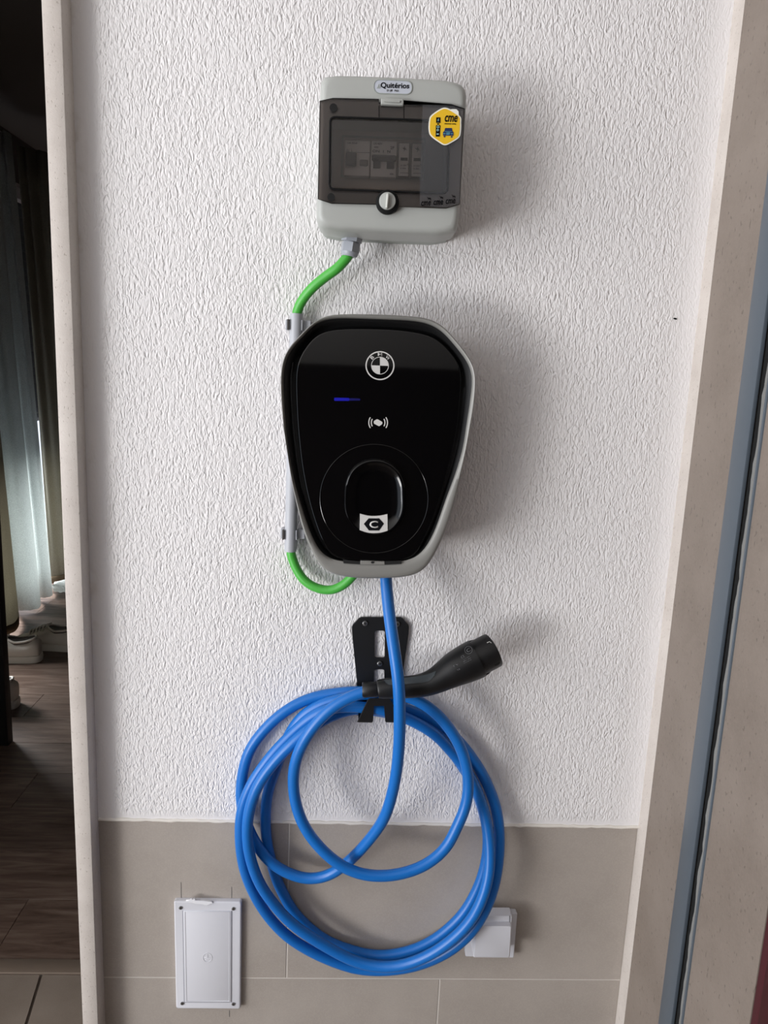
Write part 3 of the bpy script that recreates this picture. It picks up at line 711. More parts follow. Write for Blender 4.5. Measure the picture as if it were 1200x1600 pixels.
obj('car_print', join([sp(zx([(610, 685), (785, 685), (805, 775), (830, 800), (828, 890), (550, 885), (552, 795), (585, 770)])), sp(zx(circ(590, 912, 24, 20, 14))), sp(zx(circ(782, 920, 24, 20, 14)))]), M['navy'], sk, 0)
obj('car_detail', join([sp(zx([(560, 815), (622, 822), (618, 850), (556, 848)]), .0003), sp(zx([(760, 825), (818, 825), (818, 852), (762, 852)]), .0003), sp(zx([(640, 800), (745, 795), (730, 870), (640, 872)]), .0003), sp(zx([(608, 768), (790, 772), (800, 784), (596, 782)]), .0003)]), M['teal'], sk, 0)
# cable gland under the box
gd_ = 0.042
def hexring(c, ax, r, n=6, a0=0):
    a = ax.cross(Vector((0, 1, 0))).normalized(); b = ax.cross(a)
    return [c + (a * math.cos(a0 + 2 * math.pi * k / n) + b * math.sin(a0 + 2 * math.pi * k / n)) * r for k in range(n)]
A0, A1 = P(551, 366, gd_), P(545, 404, gd_); ax = (A1 - A0).normalized(); Lg = (A1 - A0).length
bm = bmesh.new()
loft([hexring(A0 + ax * Lg * .10, ax, .0125), hexring(A0 + ax * Lg * .32, ax, .0125)], bm=bm)
loft([hexring(A0 + ax * Lg * .36, ax, .0118, 6, .3), hexring(A0 + ax * Lg * .74, ax, .0118, 6, .3)], bm=bm)
loft([hexring(A0, ax, .009, 20), hexring(A0 + ax * Lg * .5, ax, .009, 20)], bm=bm)
loft([hexring(A0 + ax * Lg * .74, ax, .0108, 20), hexring(A0 + ax * Lg * .86, ax, .0100, 20), hexring(A0 + ax * Lg * .92, ax, .0088, 20)], bm=bm)
obj('cable_gland', bm, mat('gland_grey', srgb(158, 162, 170), .4), db, 30)

# ------------------------------------------------------------------ green supply cable, conduit and clips
gp_ = [(545, 398, gd_), (540, 405, gd_), (527, 419, .040), (508, 433, .034), (490, 448, .028), (476, 464, .021), (467, 480, .016), (463, 500, .0145), (461, 560, .0145), (458, 680, .0145), (454, 820, .0145),
       (454.5, 860, .0145), (458, 876, .015), (465, 892, .017), (475, 906, .020), (489, 916, .023), (507, 921.5, .026), (524, 920, .029), (540, 911, .032), (553, 897, .034), (560, 880, .036)]
pts = catmull([tuple(P(*g_)) for g_ in gp_], 8, False)
tag(obj('power_cable', tube(pts, 0.0062, 16), M['green'], None, 60), 'green supply cable curving from the breaker box through the grey pipe to the charger', 'cable')
c0, c1 = P(463.2, 490, .0145), P(453.8, 861, .0145)
cd = thing('conduit', 'grey plastic conduit pipe running upright behind the left edge of the charger', 'pipe', (c0.x, 0, c1.z))
ax = (c1 - c0).normalized()
obj('pipe', loft([hexring(c0, ax, .0068, 24), hexring(c0, ax, .0082, 24), hexring(c1, ax, .0082, 24), hexring(c1, ax, .0068, 24)], (False, False)), M['pipe'], cd, 40)
for cy in (507, 833):
    c = c0.lerp(c1, (cy - 490) / 371); h = 0.0065
    cl = bpy.data.objects.new('tmp', None); bpy.data.objects.remove(cl)
    prof = []
    for k in range(13):
        a = math.radians(-218 + 256 * k / 12 - 180 + 180); prof.append((c.x + .0098 * math.cos(a + math.pi), c.y - .0098 * math.sin(a + math.pi) * -1))
    # C-shaped spring clip, open to the front
    arc = [(c.x + .0096 * math.cos(math.radians(t_)), c.y + .0096 * math.sin(math.radians(t_))) for t_ in np.linspace(-35, 215, 16)]
    arc2 = [(c.x + .0084 * math.cos(math.radians(t_)), c.y + .0084 * math.sin(math.radians(t_))) for t_ in np.linspace(215, -35, 16)]
    lp = arc + arc2
    bm = loft([[(x, min(y, -0.001), c.z - h) for x, y in lp], [(x, min(y, -0.001), c.z + h) for x, y in lp]])
    box(bm, c.x + .008, c.x + .019, c.y + .0005, -.0005, c.z - h, c.z + h, .001, 1)
    box(bm, c.x - .014, c.x - .009, c.y + .0005, -.0005, c.z - h, c.z + h, .001, 1)
    o = obj('pipe_clip', bm, M['pipe'], cd)
    bm = bmesh.new(); box(bm, c.x - .0108, c.x - .0086, c.y - .0075, c.y - .001, c.z - h, c.z + h); obj('clip_gap', bm, M['module_dark'], o)

# ------------------------------------------------------------------ charging station
wbz0 = P(595, 490, .09).z; wbz1 = P(585, 900, .11).z
def dlin(a, b): return lambda z: a + (b - a) * (wbz0 - z) / (wbz0 - wbz1)
d_rim = dlin(0.086, 0.110); d_glass = dlin(0.0735, 0.1085); d_tray = dlin(0.064, 0.096)
cs = thing('charging_station', 'black glass electric car charger with silver rim mounted in the middle of the white wall', 'car charger', (P(590, 700).x, 0, wbz1))
outer = [(528, 489.5), (595, 490), (653, 493.5), (674, 497), (691, 505), (703, 517), (715, 531), (727, 546), (736, 558), (743, 573), (745.5, 592), (743, 633), (736, 668), (729, 703), (717, 760), (700, 818), (682.5, 856), (668, 881),
         (655, 892.5), (636, 898), (601, 900.5), (566, 900.5), (537, 898), (516, 893), (502, 882.5), (490, 865), (475, 830), (464, 789), (455, 748), (448, 703), (443, 674), (439, 633), (437, 595), (438.5, 572), (443, 554), (452, 539), (465, 526), (478, 512), (491, 500), (507, 492.5)]
inner = [(528, 495), (595, 497), (653, 500), (682, 508), (700, 523), (714, 540), (726, 555), (737, 572), (741, 592), (736, 633), (730, 668), (725, 700), (712, 742), (697, 780), (680, 827), (666, 853), (653, 867), (636, 873.5), (607, 877), (566, 877), (528, 874), (510, 869),
         (497, 856), (483, 827), (471, 792), (458, 748), (449, 700), (445, 665), (442.5, 633), (440.5, 595), (442, 572), (445.5, 558), (455, 543), (467, 530), (478, 518), (490, 505), (505, 498)]
glass = [(528, 512.5), (551, 511.5), (595, 512), (636, 515), (674, 522.5), (691, 533), (706, 549), (718, 565), (723, 581), (723, 598), (720, 633), (716, 668), (709, 699), (694, 757), (677, 807), (662, 839), (648, 864), (633, 871), (607, 873.5), (566, 873), (531, 870), (518, 864.5),
         (507.5, 850), (496, 824), (483, 783), (472.5, 734), (467, 693), (463.5, 657), (461, 607), (461, 581), (465, 560), (475, 543), (490, 524), (507, 515.5)]
NR = 160
def start_top(a):
    a = np.array(a); k = np.argmin(np.abs(a[:, 0] - 595) + (a[:, 1] > 650) * 1e4); return np.roll(a, -k, 0)
def smooth_loop(pts, dm):
    w = resample(pxz(catmull(pts, 6), dm), 4000); k = np.hanning(221); k /= k.sum(); n_ = 110
    return np.stack([np.convolve(np.concatenate([w[-n_:, i], w[:, i], w[:n_, i]]), k, 'valid') for i in (0, 1)], 1)
Wo = np.array(smooth_loop(outer, .098)); Wi = np.array(smooth_loop(inner, .098)); Wg = np.array(smooth_loop(glass, .094))
cc = Wg.mean(0); ang = np.linspace(0, 2 * math.pi, NR, endpoint=False)
def polar(loop):
    a = np.arctan2(loop[:, 1] - cc[1], loop[:, 0] - cc[0]); return np.array([loop[np.argmin(np.abs((a - t + np.pi) % (2 * np.pi) - np.pi))] for t in ang])
# even vertex spacing: use angles of evenly spaced points of the outer loop
NR = 240; eo = resample(Wo, NR); ang = np.arctan2(eo[:, 1] - cc[1], eo[:, 0] - cc[0])
Wo, Wi, Wg = polar(Wo), polar(Wi), polar(Wg)
# exact radial fit so that nothing zigzags
def R3(a, fn, off=0.0): return [(x, -(fn(z) + off), z) for x, z in a]
def mixl(a, b, t): return a * (1 - t) + b * t
back = cc + (Wo - cc) * 0.93
obj('housing', loft([[(x, -0.004, z) for x, z in back], [(x, -0.03, z) for x, z in cc + (Wo - cc) * 0.955], R3(cc + (Wo - cc) * .992, d_rim, -.022)], (True, False)), M['matte_black'], cs, 50)
rim = loft([R3(cc + (Wo - cc) * .992, d_rim, -.024), R3(Wo, d_rim, -.012), R3(Wo, d_rim, -.004), R3(mixl(Wo, Wi, .12), d_rim, -.0012), R3(mixl(Wo, Wi, .35), d_rim, 0), R3(mixl(Wo, Wi, .8), d_rim, -.001), R3(Wi, d_rim, -.003), R3(mixl(Wi, Wg, .05), d_rim, -.006)], (False, False))
obj('rim', rim, M['rim'], cs, 50)
Wt = mixl(Wi, Wg, .9)
obj('tray', loft([R3(mixl(Wi, Wg, .05), d_rim, -.005), R3(mixl(Wi, Wg, .35), d_rim, -.009), R3(mixl(Wi, Wg, .5), d_rim, -.016), R3(mixl(Wi, Wg, .95), d_tray, 0), R3(cc + (Wg - cc) * .9, d_tray, 0)], (False, True)), M['matte_black'], cs, 40)
gl = loft([R3(Wg, d_tray, -.002), R3(Wg, d_glass, -.0012), R3(cc + (Wg - cc) * .992, d_glass, -.0002), R3(cc + (Wg - cc) * .985, d_glass, 0)], (True, True))
gl = obj('glass_panel', gl, M['gloss_black'], cs, 0)
# thin bevel line running inside the recess on the left
seam_l = [P(a, b, .080) for a, b in ((457, 566), (454.5, 590), (455, 620), (458, 660), (463, 705), (470, 750), (480, 795), (491, 830))]
seam_l = [Vector((p.x, -(d_rim(p.z) - .0155), p.z)) for p in seam_l]
obj('recess_edge', tube(catmull([tuple(p) for p in seam_l], 5, False), .0005, 6), mat('edge_gloss', srgb(70, 72, 74), .25), cs)
# emblem and symbols printed on the glass
DG = lambda z: d_glass(z) + .0008
def em(loops, dm=.088): return flat(loops, dm, .0005, 0, DG)
lc = (594, 571.2)
half = lambda cx, cy, r, a0, a1, n=12: [(cx, cy)] + [(cx + r * math.cos(math.radians(a)), cy + r * math.sin(math.radians(a))) for a in np.linspace(a0, a1, n)]
lx = text
logo = [em([circ(*lc, 22.8, None, 64), circ(*lc, 20.9, None, 64)]), em([circ(*lc, 13.9, None, 48), circ(*lc, 13.0, None, 48)]), em([half(*lc, 13.2, -90, 2)]), em([half(*lc, 13.2, 90, 182)])]
for ch, a in (('B', -44), ('M', 0), ('W', 44)):
    r_ = 17.5; ar = math.radians(a)
    logo.append(text(ch, lc[0] + r_ * math.sin(ar), lc[1] - r_ * math.cos(ar), 5.0, .083, (math.cos(ar), math.sin(ar)), .016, 0, 6.8 if ch != 'B' else 4.8, .0004, DG))
obj('logo', join(logo), M['silver_print'], cs, 0)
rf = [em([[(583.8, 659.2), (584.6, 657.6), (588.6, 655.2), (590.2, 655.2), (597, 659), (597.6, 660.6), (597, 662.6), (593, 665.6), (591.4, 665.6), (584.4, 661.8)]])]
def arc(cx, cy, r, a0, a1, w):
    A = np.radians(np.linspace(a0, a1, 10)); return [(cx + (r + w) * math.cos(a), cy + (r + w) * math.sin(a)) for a in A] + [(cx + (r - w) * math.cos(a), cy + (r - w) * math.sin(a)) for a in A[::-1]]
for s_ in (0, 180):
    rf += [em([arc(590.8, 660.3, 10.6, s_ - 32, s_ + 32, .8)]), em([arc(590.8, 660.3, 14.6, s_ - 34, s_ + 34, .8)])]
obj('contactless_symbol', join(rf), M['silver_print'], cs, 0)
obj('status_light', join([em([rrect([(522, 621.5), (546, 622), (546, 626.5), (522, 626.5)], 1.5, 3)])]), M['led'], cs, 0)
obj('status_light_end', join([em([rrect([(546, 622.3), (563, 623), (563, 626), (546, 626.3)], 1.2, 3)])]), M['led_dim'], cs, 0)
# charging socket behind a raised cover
def on_glass(pts, dm, off): return [Vector((p.x, -(d_glass(p.z) + off), p.z)) for p in (P(a, b, dm) for a, b in pts)]
obj('socket_ring', ringtube(on_glass(circ(584.7, 779, 84.6, 83.5, 96), .1, .0), .0007, 8), M['gloss_black2'], cs)
stad = [(586, 718), (606, 722), (623, 735), (632.5, 755), (634, 775), (633.5, 797), (627, 814), (613, 829), (594, 836.5), (576, 836.5), (558, 829), (545, 814), (538.5, 797), (538, 775), (540, 755), (549, 735), (566, 722)]
st_ = np.array(resample(catmull(stad, 5), 80)); sw = np.array(pxz(st_, .104))
def rr(k, off): return [(x, -(d_glass(z) + off), z) for x, z in inset(sw, k)]
obj('socket_cover', loft([rr(0, -.001), rr(.0003, .004), rr(.0014, .0062), rr(.0032, .0066), rr(.0048, .0058), rr(.009, .0032), rr(.02, .0030)], (False, True)), M['gloss_black2'], cs, 50)
bd_ = catmull([(562.5, 804), (574, 806.8), (584, 807.5), (595, 806.8), (605.8, 804.5)], 3, False).tolist() + catmull([(606, 830), (596, 832.8), (584, 833.8), (573, 832.6), (562, 829)], 3, False).tolist()
DB = lambda z: d_glass(z) + .0072
badge = obj('badge', join([flat([bd_], .112, .0016, .0002, DB)]), M['silver_print'], cs, 0)
DB2 = lambda z: d_glass(z) + .0076
hexa = [(568.5, 819.5), (576, 811), (592.5, 811), (600, 819), (592.5, 829.5), (576.5, 829.5)]
obj('badge_hexagon', flat([hexa], .112, .0005, 0, DB2), M['ink'], badge, 0)
obj('lettering', join([text('C', 584.3, 820.3, 11.5, .1121, (1, 0), .02, 0, 14, .0004, DB2)]), M['silver_print'], badge, 0)
# service tab and slots on the lower lip
for q_ in ([(536, 873.5), (563, 875.6), (563, 880), (537, 878.5)], [(601, 876), (627, 874.5), (627, 879.5), (601, 880.8)]):
    obj('lower_slot', flat([q_], .104, .002, 0, lambda z: d_rim(z) + .0002), M['black'], cs, 0)
tb = obj('service_tab', flat([[(563, 875), (600.5, 875.5), (600.5, 880.5), (563, 879.8)]], .104, .003, .0003, lambda z: d_rim(z) + .0006), M['rim'], cs, 0)
obj('screw', flat([circ(582, 877, 2.6, 1.6, 16)], .104, .001, 0, lambda z: d_rim(z) + .0012), M['black'], tb, 0)

# ------------------------------------------------------------------ cable holder
bh = thing('cable_holder', 'black metal bracket with slots and a hook, screwed to the wall below the charger', 'bracket', (P(592, 1040).x, 0, P(592, 1128).z))
plate_o = [(565, 964.5), (625, 964.5), (629, 966.5), (638, 976.5), (639, 980), (638.5, 990), (630, 1048), (628, 1072), (627, 1118), (557.5, 1118), (557.5, 1065), (550, 990), (549.5, 980), (551.5, 976), (561, 966)]
slot1 = rrect([(585.5, 985.5), (601, 985.5), (601, 1028), (585.5, 1028)], 3.5, 5); slot2 = rrect([(584.5, 1046), (600.5, 1046), (600.5, 1078), (584.5, 1078)], 3.5, 5)
obj('plate', flat([plate_o, slot1, slot2], .0065, .003, .0004), M['bracket'], bh, 30)
for a, b in ((570.5, 974.5), (621, 975.5), (593.5, 1037.5)):
    s_ = obj('screw', disc(a, b, 4.4, .005, .0085, 20, .0008), M['steel'], bh)
    obj('screw_recess', flat([[(a - 2.2, b - .5), (a - .5, b - .5), (a - .5, b - 2.2), (a + .5, b - 2.2), (a + .5, b - .5), (a + 2.2, b - .5), (a + 2.2, b + .5), (a + .5, b + .5), (a + .5, b + 2.2), (a - .5, b + 2.2), (a - .5, b + .5), (a - 2.2, b + .5)]], .0088, .0004), M['black'], s_, 0)
# hook: two arms reaching forward and a slotted lip
lip = [(575, 1092.5), (579, 1091), (606, 1091), (610, 1092.5), (627, 1128.5), (602, 1128.5), (600, 1103), (584.5, 1103), (583, 1128.5), (558, 1129.5)]
zt_, zb_ = P(590, 1091, .056).z, P(590, 1129, .056).z
lipf = lambda z: .0575 - .003 * (zt_ - z) / (zt_ - zb_)
bm = bmesh.new(); bm.from_mesh(flat([lip], .056, .0028, .0004, lipf))
for xa, xb in ((560, 582), (603, 626)):
    a, b = P(xa, 1128, .054), P(xb, 1128, .054)
    pr = [(.0545, a.z), (.052, a.z - .0018), (.006, a.z - .0022), (.006, a.z), (.050, a.z + .0006), (.0525, a.z + .003)]
    loft([[(a.x, -d_, z_) for d_, z_ in pr], [(b.x, -d_, z_) for d_, z_ in pr]], bm=bm)
obj('hook', bm, M['bracket'], bh, 30)

# ------------------------------------------------------------------ charging cable with plug
cc_pts = [(602, 872, .050), (603, 900, .058), (605, 930, .068), (609, 965, .082), (613, 995, .093), (618, 1030, .103), (622, 1060, .108), (624, 1090, .108), (624.5, 1127, .104), (623.5, 1165, .096), (619, 1209, .086), (610.5, 1249, .076), (600, 1279, .068), (585, 1302, .060), (566, 1325, .052),
 (545, 1346, .044), (522.5, 1363, .036), (503, 1371, .030), (484, 1373.4, .028), (465, 1370, .028), (446, 1362.4, .028), (427, 1351, .029), (413, 1337.5, .026), (402, 1322, .022), (391, 1301, .016), (382, 1278, .012), (377, 1254, .012), (376.5, 1231, .012), (379, 1210, .014),
 (383.5, 1189.5, .014), (391, 1170, .014), (405.6, 1149, .014), (425, 1128, .014), (446, 1111, .016), (469, 1097.5, .020), (492, 1089, .026), (515, 1084.5, .030), (538, 1082, .030), (557, 1080, .028), (585, 1084, .028), (610, 1095, .026),
 # right B, outermost
 (633, 1108.5, .026), (652.5, 1113.5, .024), (675, 1125, .018), (698, 1140.5, .018), (719, 1160, .018), (736.5, 1182.5, .018), (750.5, 1203.5, .018), (764.5, 1231.5, .018), (775, 1261, .018), (779.5, 1289, .024), (780.5, 1319, .032), (777.4, 1357, .042), (768.8, 1396, .048), (753, 1432, .050), (733, 1460, .050), (705, 1484, .046),
 (672, 1501, .038), (640, 1511, .028), (610, 1515.5, .022), (580, 1516, .018), (553, 1512.5, .016), (526, 1504, .018), (499.5, 1493, .018), (472.7, 1479, .018), (448, 1462, .018), (425, 1439, .020), (405.6, 1412, .022), (391, 1383.5, .026), (381.6, 1356.7, .030), (376.5, 1328, .032), (375, 1299, .034), (376, 1277, .036), (380, 1258, .036),
 (386.5, 1239, .036), (396, 1220, .036), (410, 1199, .036), (428, 1176, .036), (447, 1156, .038), (466, 1137.5, .042), (486, 1121, .046), (508, 1109, .046), (535, 1104, .044), (560, 1104.5, .042), (592, 1108.5, .042), (620, 1116, .042),
 # right C
 (640, 1124.6, .040), (661, 1135, .036), (684, 1151, .032), (703, 1172, .030), (719, 1190, .028), (734.8, 1214, .028), (747, 1240, .030), (756, 1266.5, .032), (762, 1294, .034), (765, 1319, .046), (765, 1357.5, .056), (758, 1392, .062), (745, 1423, .066), (727.6, 1448, .064), (703, 1471, .060), (672, 1491.7, .054), (637.5, 1506, .046), (605, 1511, .040),
 (575, 1508, .034), (545, 1498, .034), (513, 1481, .034), (488, 1466, .034), (463, 1448.7, .034), (442, 1429.5, .034), (423, 1406.5, .034), (407.5, 1383.5, .036), (396, 1356.7, .040), (388.5, 1328, .044), (386, 1299, .046), (387.5, 1277, .046), (392, 1256, .046), (399, 1236, .046), (409, 1217, .046), (423, 1198, .044), (440, 1178, .044),
 (459, 1160, .044), (480, 1142, .040), (503, 1126, .034), (522, 1116.7, .024), (542, 1110, .018), (562, 1107, .014), (592, 1111, .011), (620, 1117, .011),
 # right F, behind C then inside it
 (640, 1124.5, .012), (661, 1135, .012), (684, 1151, .010), (703, 1171, .010), (718, 1191, .010), (733, 1214, .012), (746, 1240, .012), (755, 1266.5, .012), (761, 1294, .012), (762.5, 1312, .012), (760.5, 1340, .014), (752.5, 1373, .016), (739, 1403.5, .018), (722, 1430, .018), (699, 1453, .018), (672, 1472.5, .018), (637.5, 1487, .018), (599, 1493.6, .016),
 (570, 1491, .014), (541.7, 1483, .012), (513, 1471.7, .010), (490, 1456, .010), (471, 1439, .010), (455, 1420, .010), (444, 1399, .010), (434, 1379.7, .010), (426.7, 1356.7, .010), (420, 1331.7, .010), (416, 1308.7, .010), (414.5, 1280, .010), (416, 1254.7, .010), (420, 1231.7, .010), (426.7, 1212.5, .010), (434, 1193, .012), (442, 1172, .016), (449, 1154, .020),
 (459, 1135, .024), (474.6, 1116.7, .026), (494, 1104.5, .026), (512, 1097, .030), (535, 1092, .034), (562, 1086, .040), (595, 1082, .044), (630, 1086, .046),
 # A, the loop that ends in the plug
 (661, 1099, .050), (679, 1112.5, .054), (696, 1130, .056), (712, 1152.8, .058), (724, 1179, .058), (730.4, 1205, .058), (732, 1228, .058), (729.5, 1252.5, .060), (722, 1275, .062), (712, 1296, .064), (701, 1319, .066), (681.6, 1340, .068), (656.7, 1355.6, .070), (628, 1365, .072), (599, 1369, .074), (571, 1367, .074), (551, 1361.5, .072),
 (532, 1352, .070), (513, 1337.5, .068), (494, 1318, .066), (480, 1299, .064), (469.8, 1280, .062), (464, 1262, .060), (460, 1245, .058), (458, 1222, .058), (460, 1197, .058), (467, 1174, .060), (480, 1149, .062), (496, 1128, .066), (515, 1109, .070), (534, 1095.6, .072), (552, 1087, .072), (567, 1081.5, .070), (577, 1078.5, .070)]
RC = 0.0078
cp = catmull([tuple(P(*q)) for q in cc_pts], 6, False)
cp = resample(cp, 1500, False)
plug_a, plug_b = P(580, 1077, .070), P(665, 1070, .068)
def gsm(v, w):
    k = np.hanning(w + 2)[1:-1]; k /= k.sum(); p = w // 2
    lo = 2 * v[0] - v[1:p + 1][::-1]; hi = 2 * v[-1] - v[-p - 1:-1][::-1]
    return np.convolve(np.concatenate([lo, v, hi]), k, 'valid')
eye = np.array([0, -1.0, CZ])
dd = -cp[:, 1].copy(); ray_ = (cp - eye) / (1 - dd)[:, None]
ray_[:, 0] = gsm(ray_[:, 0], 15); ray_[:, 2] = gsm(ray_[:, 2], 15); dd = gsm(dd, 41); d_start = dd.copy()
for it in range(70):
    cp = eye + ray_ * (1 - dd)[:, None]
    dif = cp[:, None, :] - cp[None, :, :]; dist = np.sqrt((dif ** 2).sum(-1)) + 1e-9
    idx = np.abs(np.arange(len(cp))[:, None] - np.arange(len(cp))[None, :]) < 25
    pen = 2 * RC * 1.0 - dist; pen[idx] = 0; pen = np.clip(pen, 0, None)
    sgn = np.sign(dif[:, :, 1]); mv = (pen * sgn); k = np.abs(mv).argmax(1); dy = mv[np.arange(len(cp)), k] * 0.8
    dd -= gsm(dy, 51); dd = np.maximum(dd, RC + 0.0012)
    dd += (d_start - dd) * 0.02
    dd[-16:] = d_start[-16:]
dd = gsm(dd, 31); cp = eye + ray_ * (1 - dd)[:, None]
print('cable relax', float(pen.max()), 'max depth', float(dd.max()))
ch_ = thing('charging_cable', 'long blue charging cable coiled on the black bracket, ending in a black plug', 'cable', (P(592, 1108).x, 0, P(592, 1108).z))
obj('cord', tube([tuple(p) for p in cp], RC, 16), M['blue'], ch_, 70)
# plug: swept body
def sweep(st, seg=28, caps=(True, True), sq=1.0):
    c = [P(s[0], s[1], s[2]) for s in st]; n = len(c); rings = []
    for i, s in enumerate(st):
        t = (c[min(i + 1, n - 1)] - c[max(i - 1, 0)]).normalized()
        a = t.cross(Vector((0, 1, 0))).normalized(); b = a.cross(t).normalized(); k = (1 - s[2]) / FPX
        hw = s[3] * k; hd = s[4] * k; ring = []
        for q in range(seg):
            u = 2 * math.pi * q / seg; cu, su = math.cos(u), math.sin(u)
            ring.append(c[i] + a * hw * math.copysign(abs(cu) ** sq, cu) + b * hd * math.copysign(abs(su) ** sq, su))
        rings.append(ring)
    return loft(rings, caps)
def dense(st, k=4): return catmull(st, k, False).tolist()
pg = obj('plug', sweep(dense([(590, 1076.8, .070, 13.5, 13.5), (592, 1076.6, .070, 15.2, 15.5), (604, 1075.6, .070, 16.8, 17), (622, 1074.6, .070, 17.6, 18), (642, 1073, .070, 18.2, 19), (662, 1070, .069, 19.5, 20), (680, 1063.5, .068, 21.5, 22.5), (696, 1054.5, .066, 25, 25.5), (711, 1045.5, .064, 28.8, 28.8), (726, 1038, .062, 31.2, 31), (738, 1032.3, .060, 32.2, 32), (745.5, 1028.6, .059, 32.2, 32), (746.5, 1028.1, .059, 31, 31)])), M['plug'], ch_, 45)
obj('ferrule', sweep([(566, 1078, .070, 11.6, 11.6), (567.5, 1078, .070, 12.8, 12.8), (588, 1077, .070, 12.9, 12.9), (590, 1076.8, .070, 12.0, 12.0)]), M['plug'], pg, 45)
obj('connector_cap', sweep([(744, 1029.3, .0592, 29.3, 29.3), (752, 1025.2, .058, 29.4, 29.4), (764, 1019, .0555, 29.5, 29.5), (770, 1016, .0540, 29.2, 29.2), (771.5, 1015.2, .0537, 28.0, 28.0), (771.5, 1015.2, .0537, 24.5, 24.5), (766, 1018, .055, 24.2, 24.2)], 36), M['plug'], pg, 45)
obj('cap_socket_face', sweep([(765, 1018.5, .0552, 24, 24), (766.5, 1017.8, .0549, 23.5, 23.5)], 36), M['black'], pg, 45)
# draped prints and grip pad: dropped on the plug surface from the front
def bvh_of(*objs):
    bm = bmesh.new()
    for o in objs: bm.from_mesh(o.data)
    t = BVHTree.FromBMesh(bm); bm.free(); return t
bv = bvh_of(pg, [o for o in COL.objects if o.name.startswith('connector_cap')][0])
def drape(me, off=.0003, sub=0):
    bm = bmesh.new(); bm.from_mesh(me); bpy.data.meshes.remove(me)
    bmesh.ops.triangulate(bm, faces=bm.faces)
    if sub: bmesh.ops.subdivide_edges(bm, edges=bm.edges, cuts=sub, use_grid_fill=True)
    ys = [v.co.y for v in bm.verts]; y0 = max(ys); miss = []
    for v in bm.verts:
        o_ = Vector((0, -1, CZ)); r_ = (v.co - o_).normalized(); h = bv.ray_cast(o_, r_)
        if h[0] is not None: v.co = h[0] - r_ * (off + (y0 - v.co.y))
        else: miss.append(v)
    bmesh.ops.delete(bm, geom=miss, context='VERTS')
    m2 = bpy.data.meshes.new('draped'); bm.to_mesh(m2); bm.free(); return m2
pd = (.887, -.463)
def gridpoly(c1, c2, c3, c4, n=10, m_=4):
    bm = bmesh.new(); c = [np.array(k, float) for k in (c1, c2, c3, c4)]; V = []
    for i in range(n + 1):
        row = []
        for j in range(m_ + 1):
            u, v = i / n, j / m_; p = (c[0] * (1 - u) + c[1] * u) * (1 - v) + (c[3] * (1 - u) + c[2] * u) * v
            q = P(p[0], p[1], .085); row.append(bm.verts.new(q))
        V.append(row)
    for i in range(n):
        for j in range(m_): bm.faces.new((V[i][j], V[i + 1][j], V[i + 1][j + 1], V[i][j + 1]))
    me = bpy.data.meshes.new('g'); bm.to_mesh(me); bm.free(); return me
def gripmesh():
    bm = bmesh.new(); top = catmull([(600, 1062.5), (625, 1059.5), (650, 1057), (668, 1053.5), (681, 1048.5)], 6, False); bot = catmull([(603, 1067), (612, 1070.5), (640, 1068.5), (668, 1065), (679, 1055)], 6, False)
    V = []
    for a, b in zip(top, bot):
        V.append([bm.verts.new(P(*(a * (1 - t) + b * t), .085)) for t in np.linspace(0, 1, 5)])
    for i in range(len(V) - 1):
        for j in range(4): bm.faces.new((V[i][j], V[i + 1][j], V[i + 1][j + 1], V[i][j + 1]))
    me = bpy.data.meshes.new('g'); bm.to_mesh(me); bm.free(); return me
obj_g = make('grip_pad', drape(gripmesh(), .0007), M['plug_grip'], pg, 60)
zz3 = lambda x, y: (680 + x * .1, 970 + y * .1)
pr = []
for s_, x, y, h, w in (('C', 520, 458, 6.2, 7), ('CE', 432, 560, 4.5, 6.5), ('Typ 2 20A', 480, 585, 2.0, 14), ('480V~ IP54', 495, 610, 2.0, 14), ('charging', 505, 635, 2.0, 14), ('PHOENIX', 330, 690, 3.0, 10), ('V6', 365, 760, 3.0, 5)):
    if s_ == 'PHOENIX': s_ = 'mennekes'[:0] or 'EV'
    a, b = zz3(x, y); pr.append(text(s_, a, b, h, .09, pd, .005, 0, w, .0002))
a, b = zz3(520, 458); pr.append(flat([circ(a, b, 6.2, None, 32), circ(a, b, 5.5, None, 32)], .09, .0002))
obj_p = make('lettering', drape(join(pr)), M['faint_ink'], pg, 0)
obj_m = make('cap_mark', drape(join([flat([[zz3(*q) for q in ((805, 340), (850, 320), (883, 346), (874, 350), (850, 329), (812, 348))]], .08, .0002)])), M['silver_print'], pg, 0)
obj_n = make('cap_notch', drape(join([flat([[zz3(*q) for q in ((925, 690), (1010, 645), (1018, 660), (985, 690), (935, 705))]], .08, .0002)])), M['black'], pg, 0)

# ------------------------------------------------------------------ junction box cover on the tiles
DJ = 0.009
jb = thing('junction_cover', 'white rectangular junction box cover with four corner screws on the tiles, lower left', 'junction box', (P(325, 1500).x, 0, P(325, 1577).z))
jo = rrect([(271.5, 1408.5), (377, 1409.5), (375.5, 1577), (275, 1576.5)], 3.5, 5)
obj('frame', pslab(jo, .0006, DJ, .002, 3), M['white_plastic'], jb)
ji = [(286, 1423.5), (361.5, 1424), (361, 1566), (288.5, 1566)]
obj('frame_groove', flat([inset(np.array(ji, float), -1.3), ji], DJ + .0003, .0004), mat('groove_shadow', srgb(150, 150, 160), .6), jb, 0)
obj('lid_panel', pslab(ji, DJ - .001, DJ + .0012, .0005, 2), M['white_plastic'], jb)
obj('lid_ridge', flat([inset(np.array(ji, float), 2.5), inset(np.array(ji, float), 3.6)], DJ + .0016, .0006, .0001), M['white_plastic'], jb, 0)
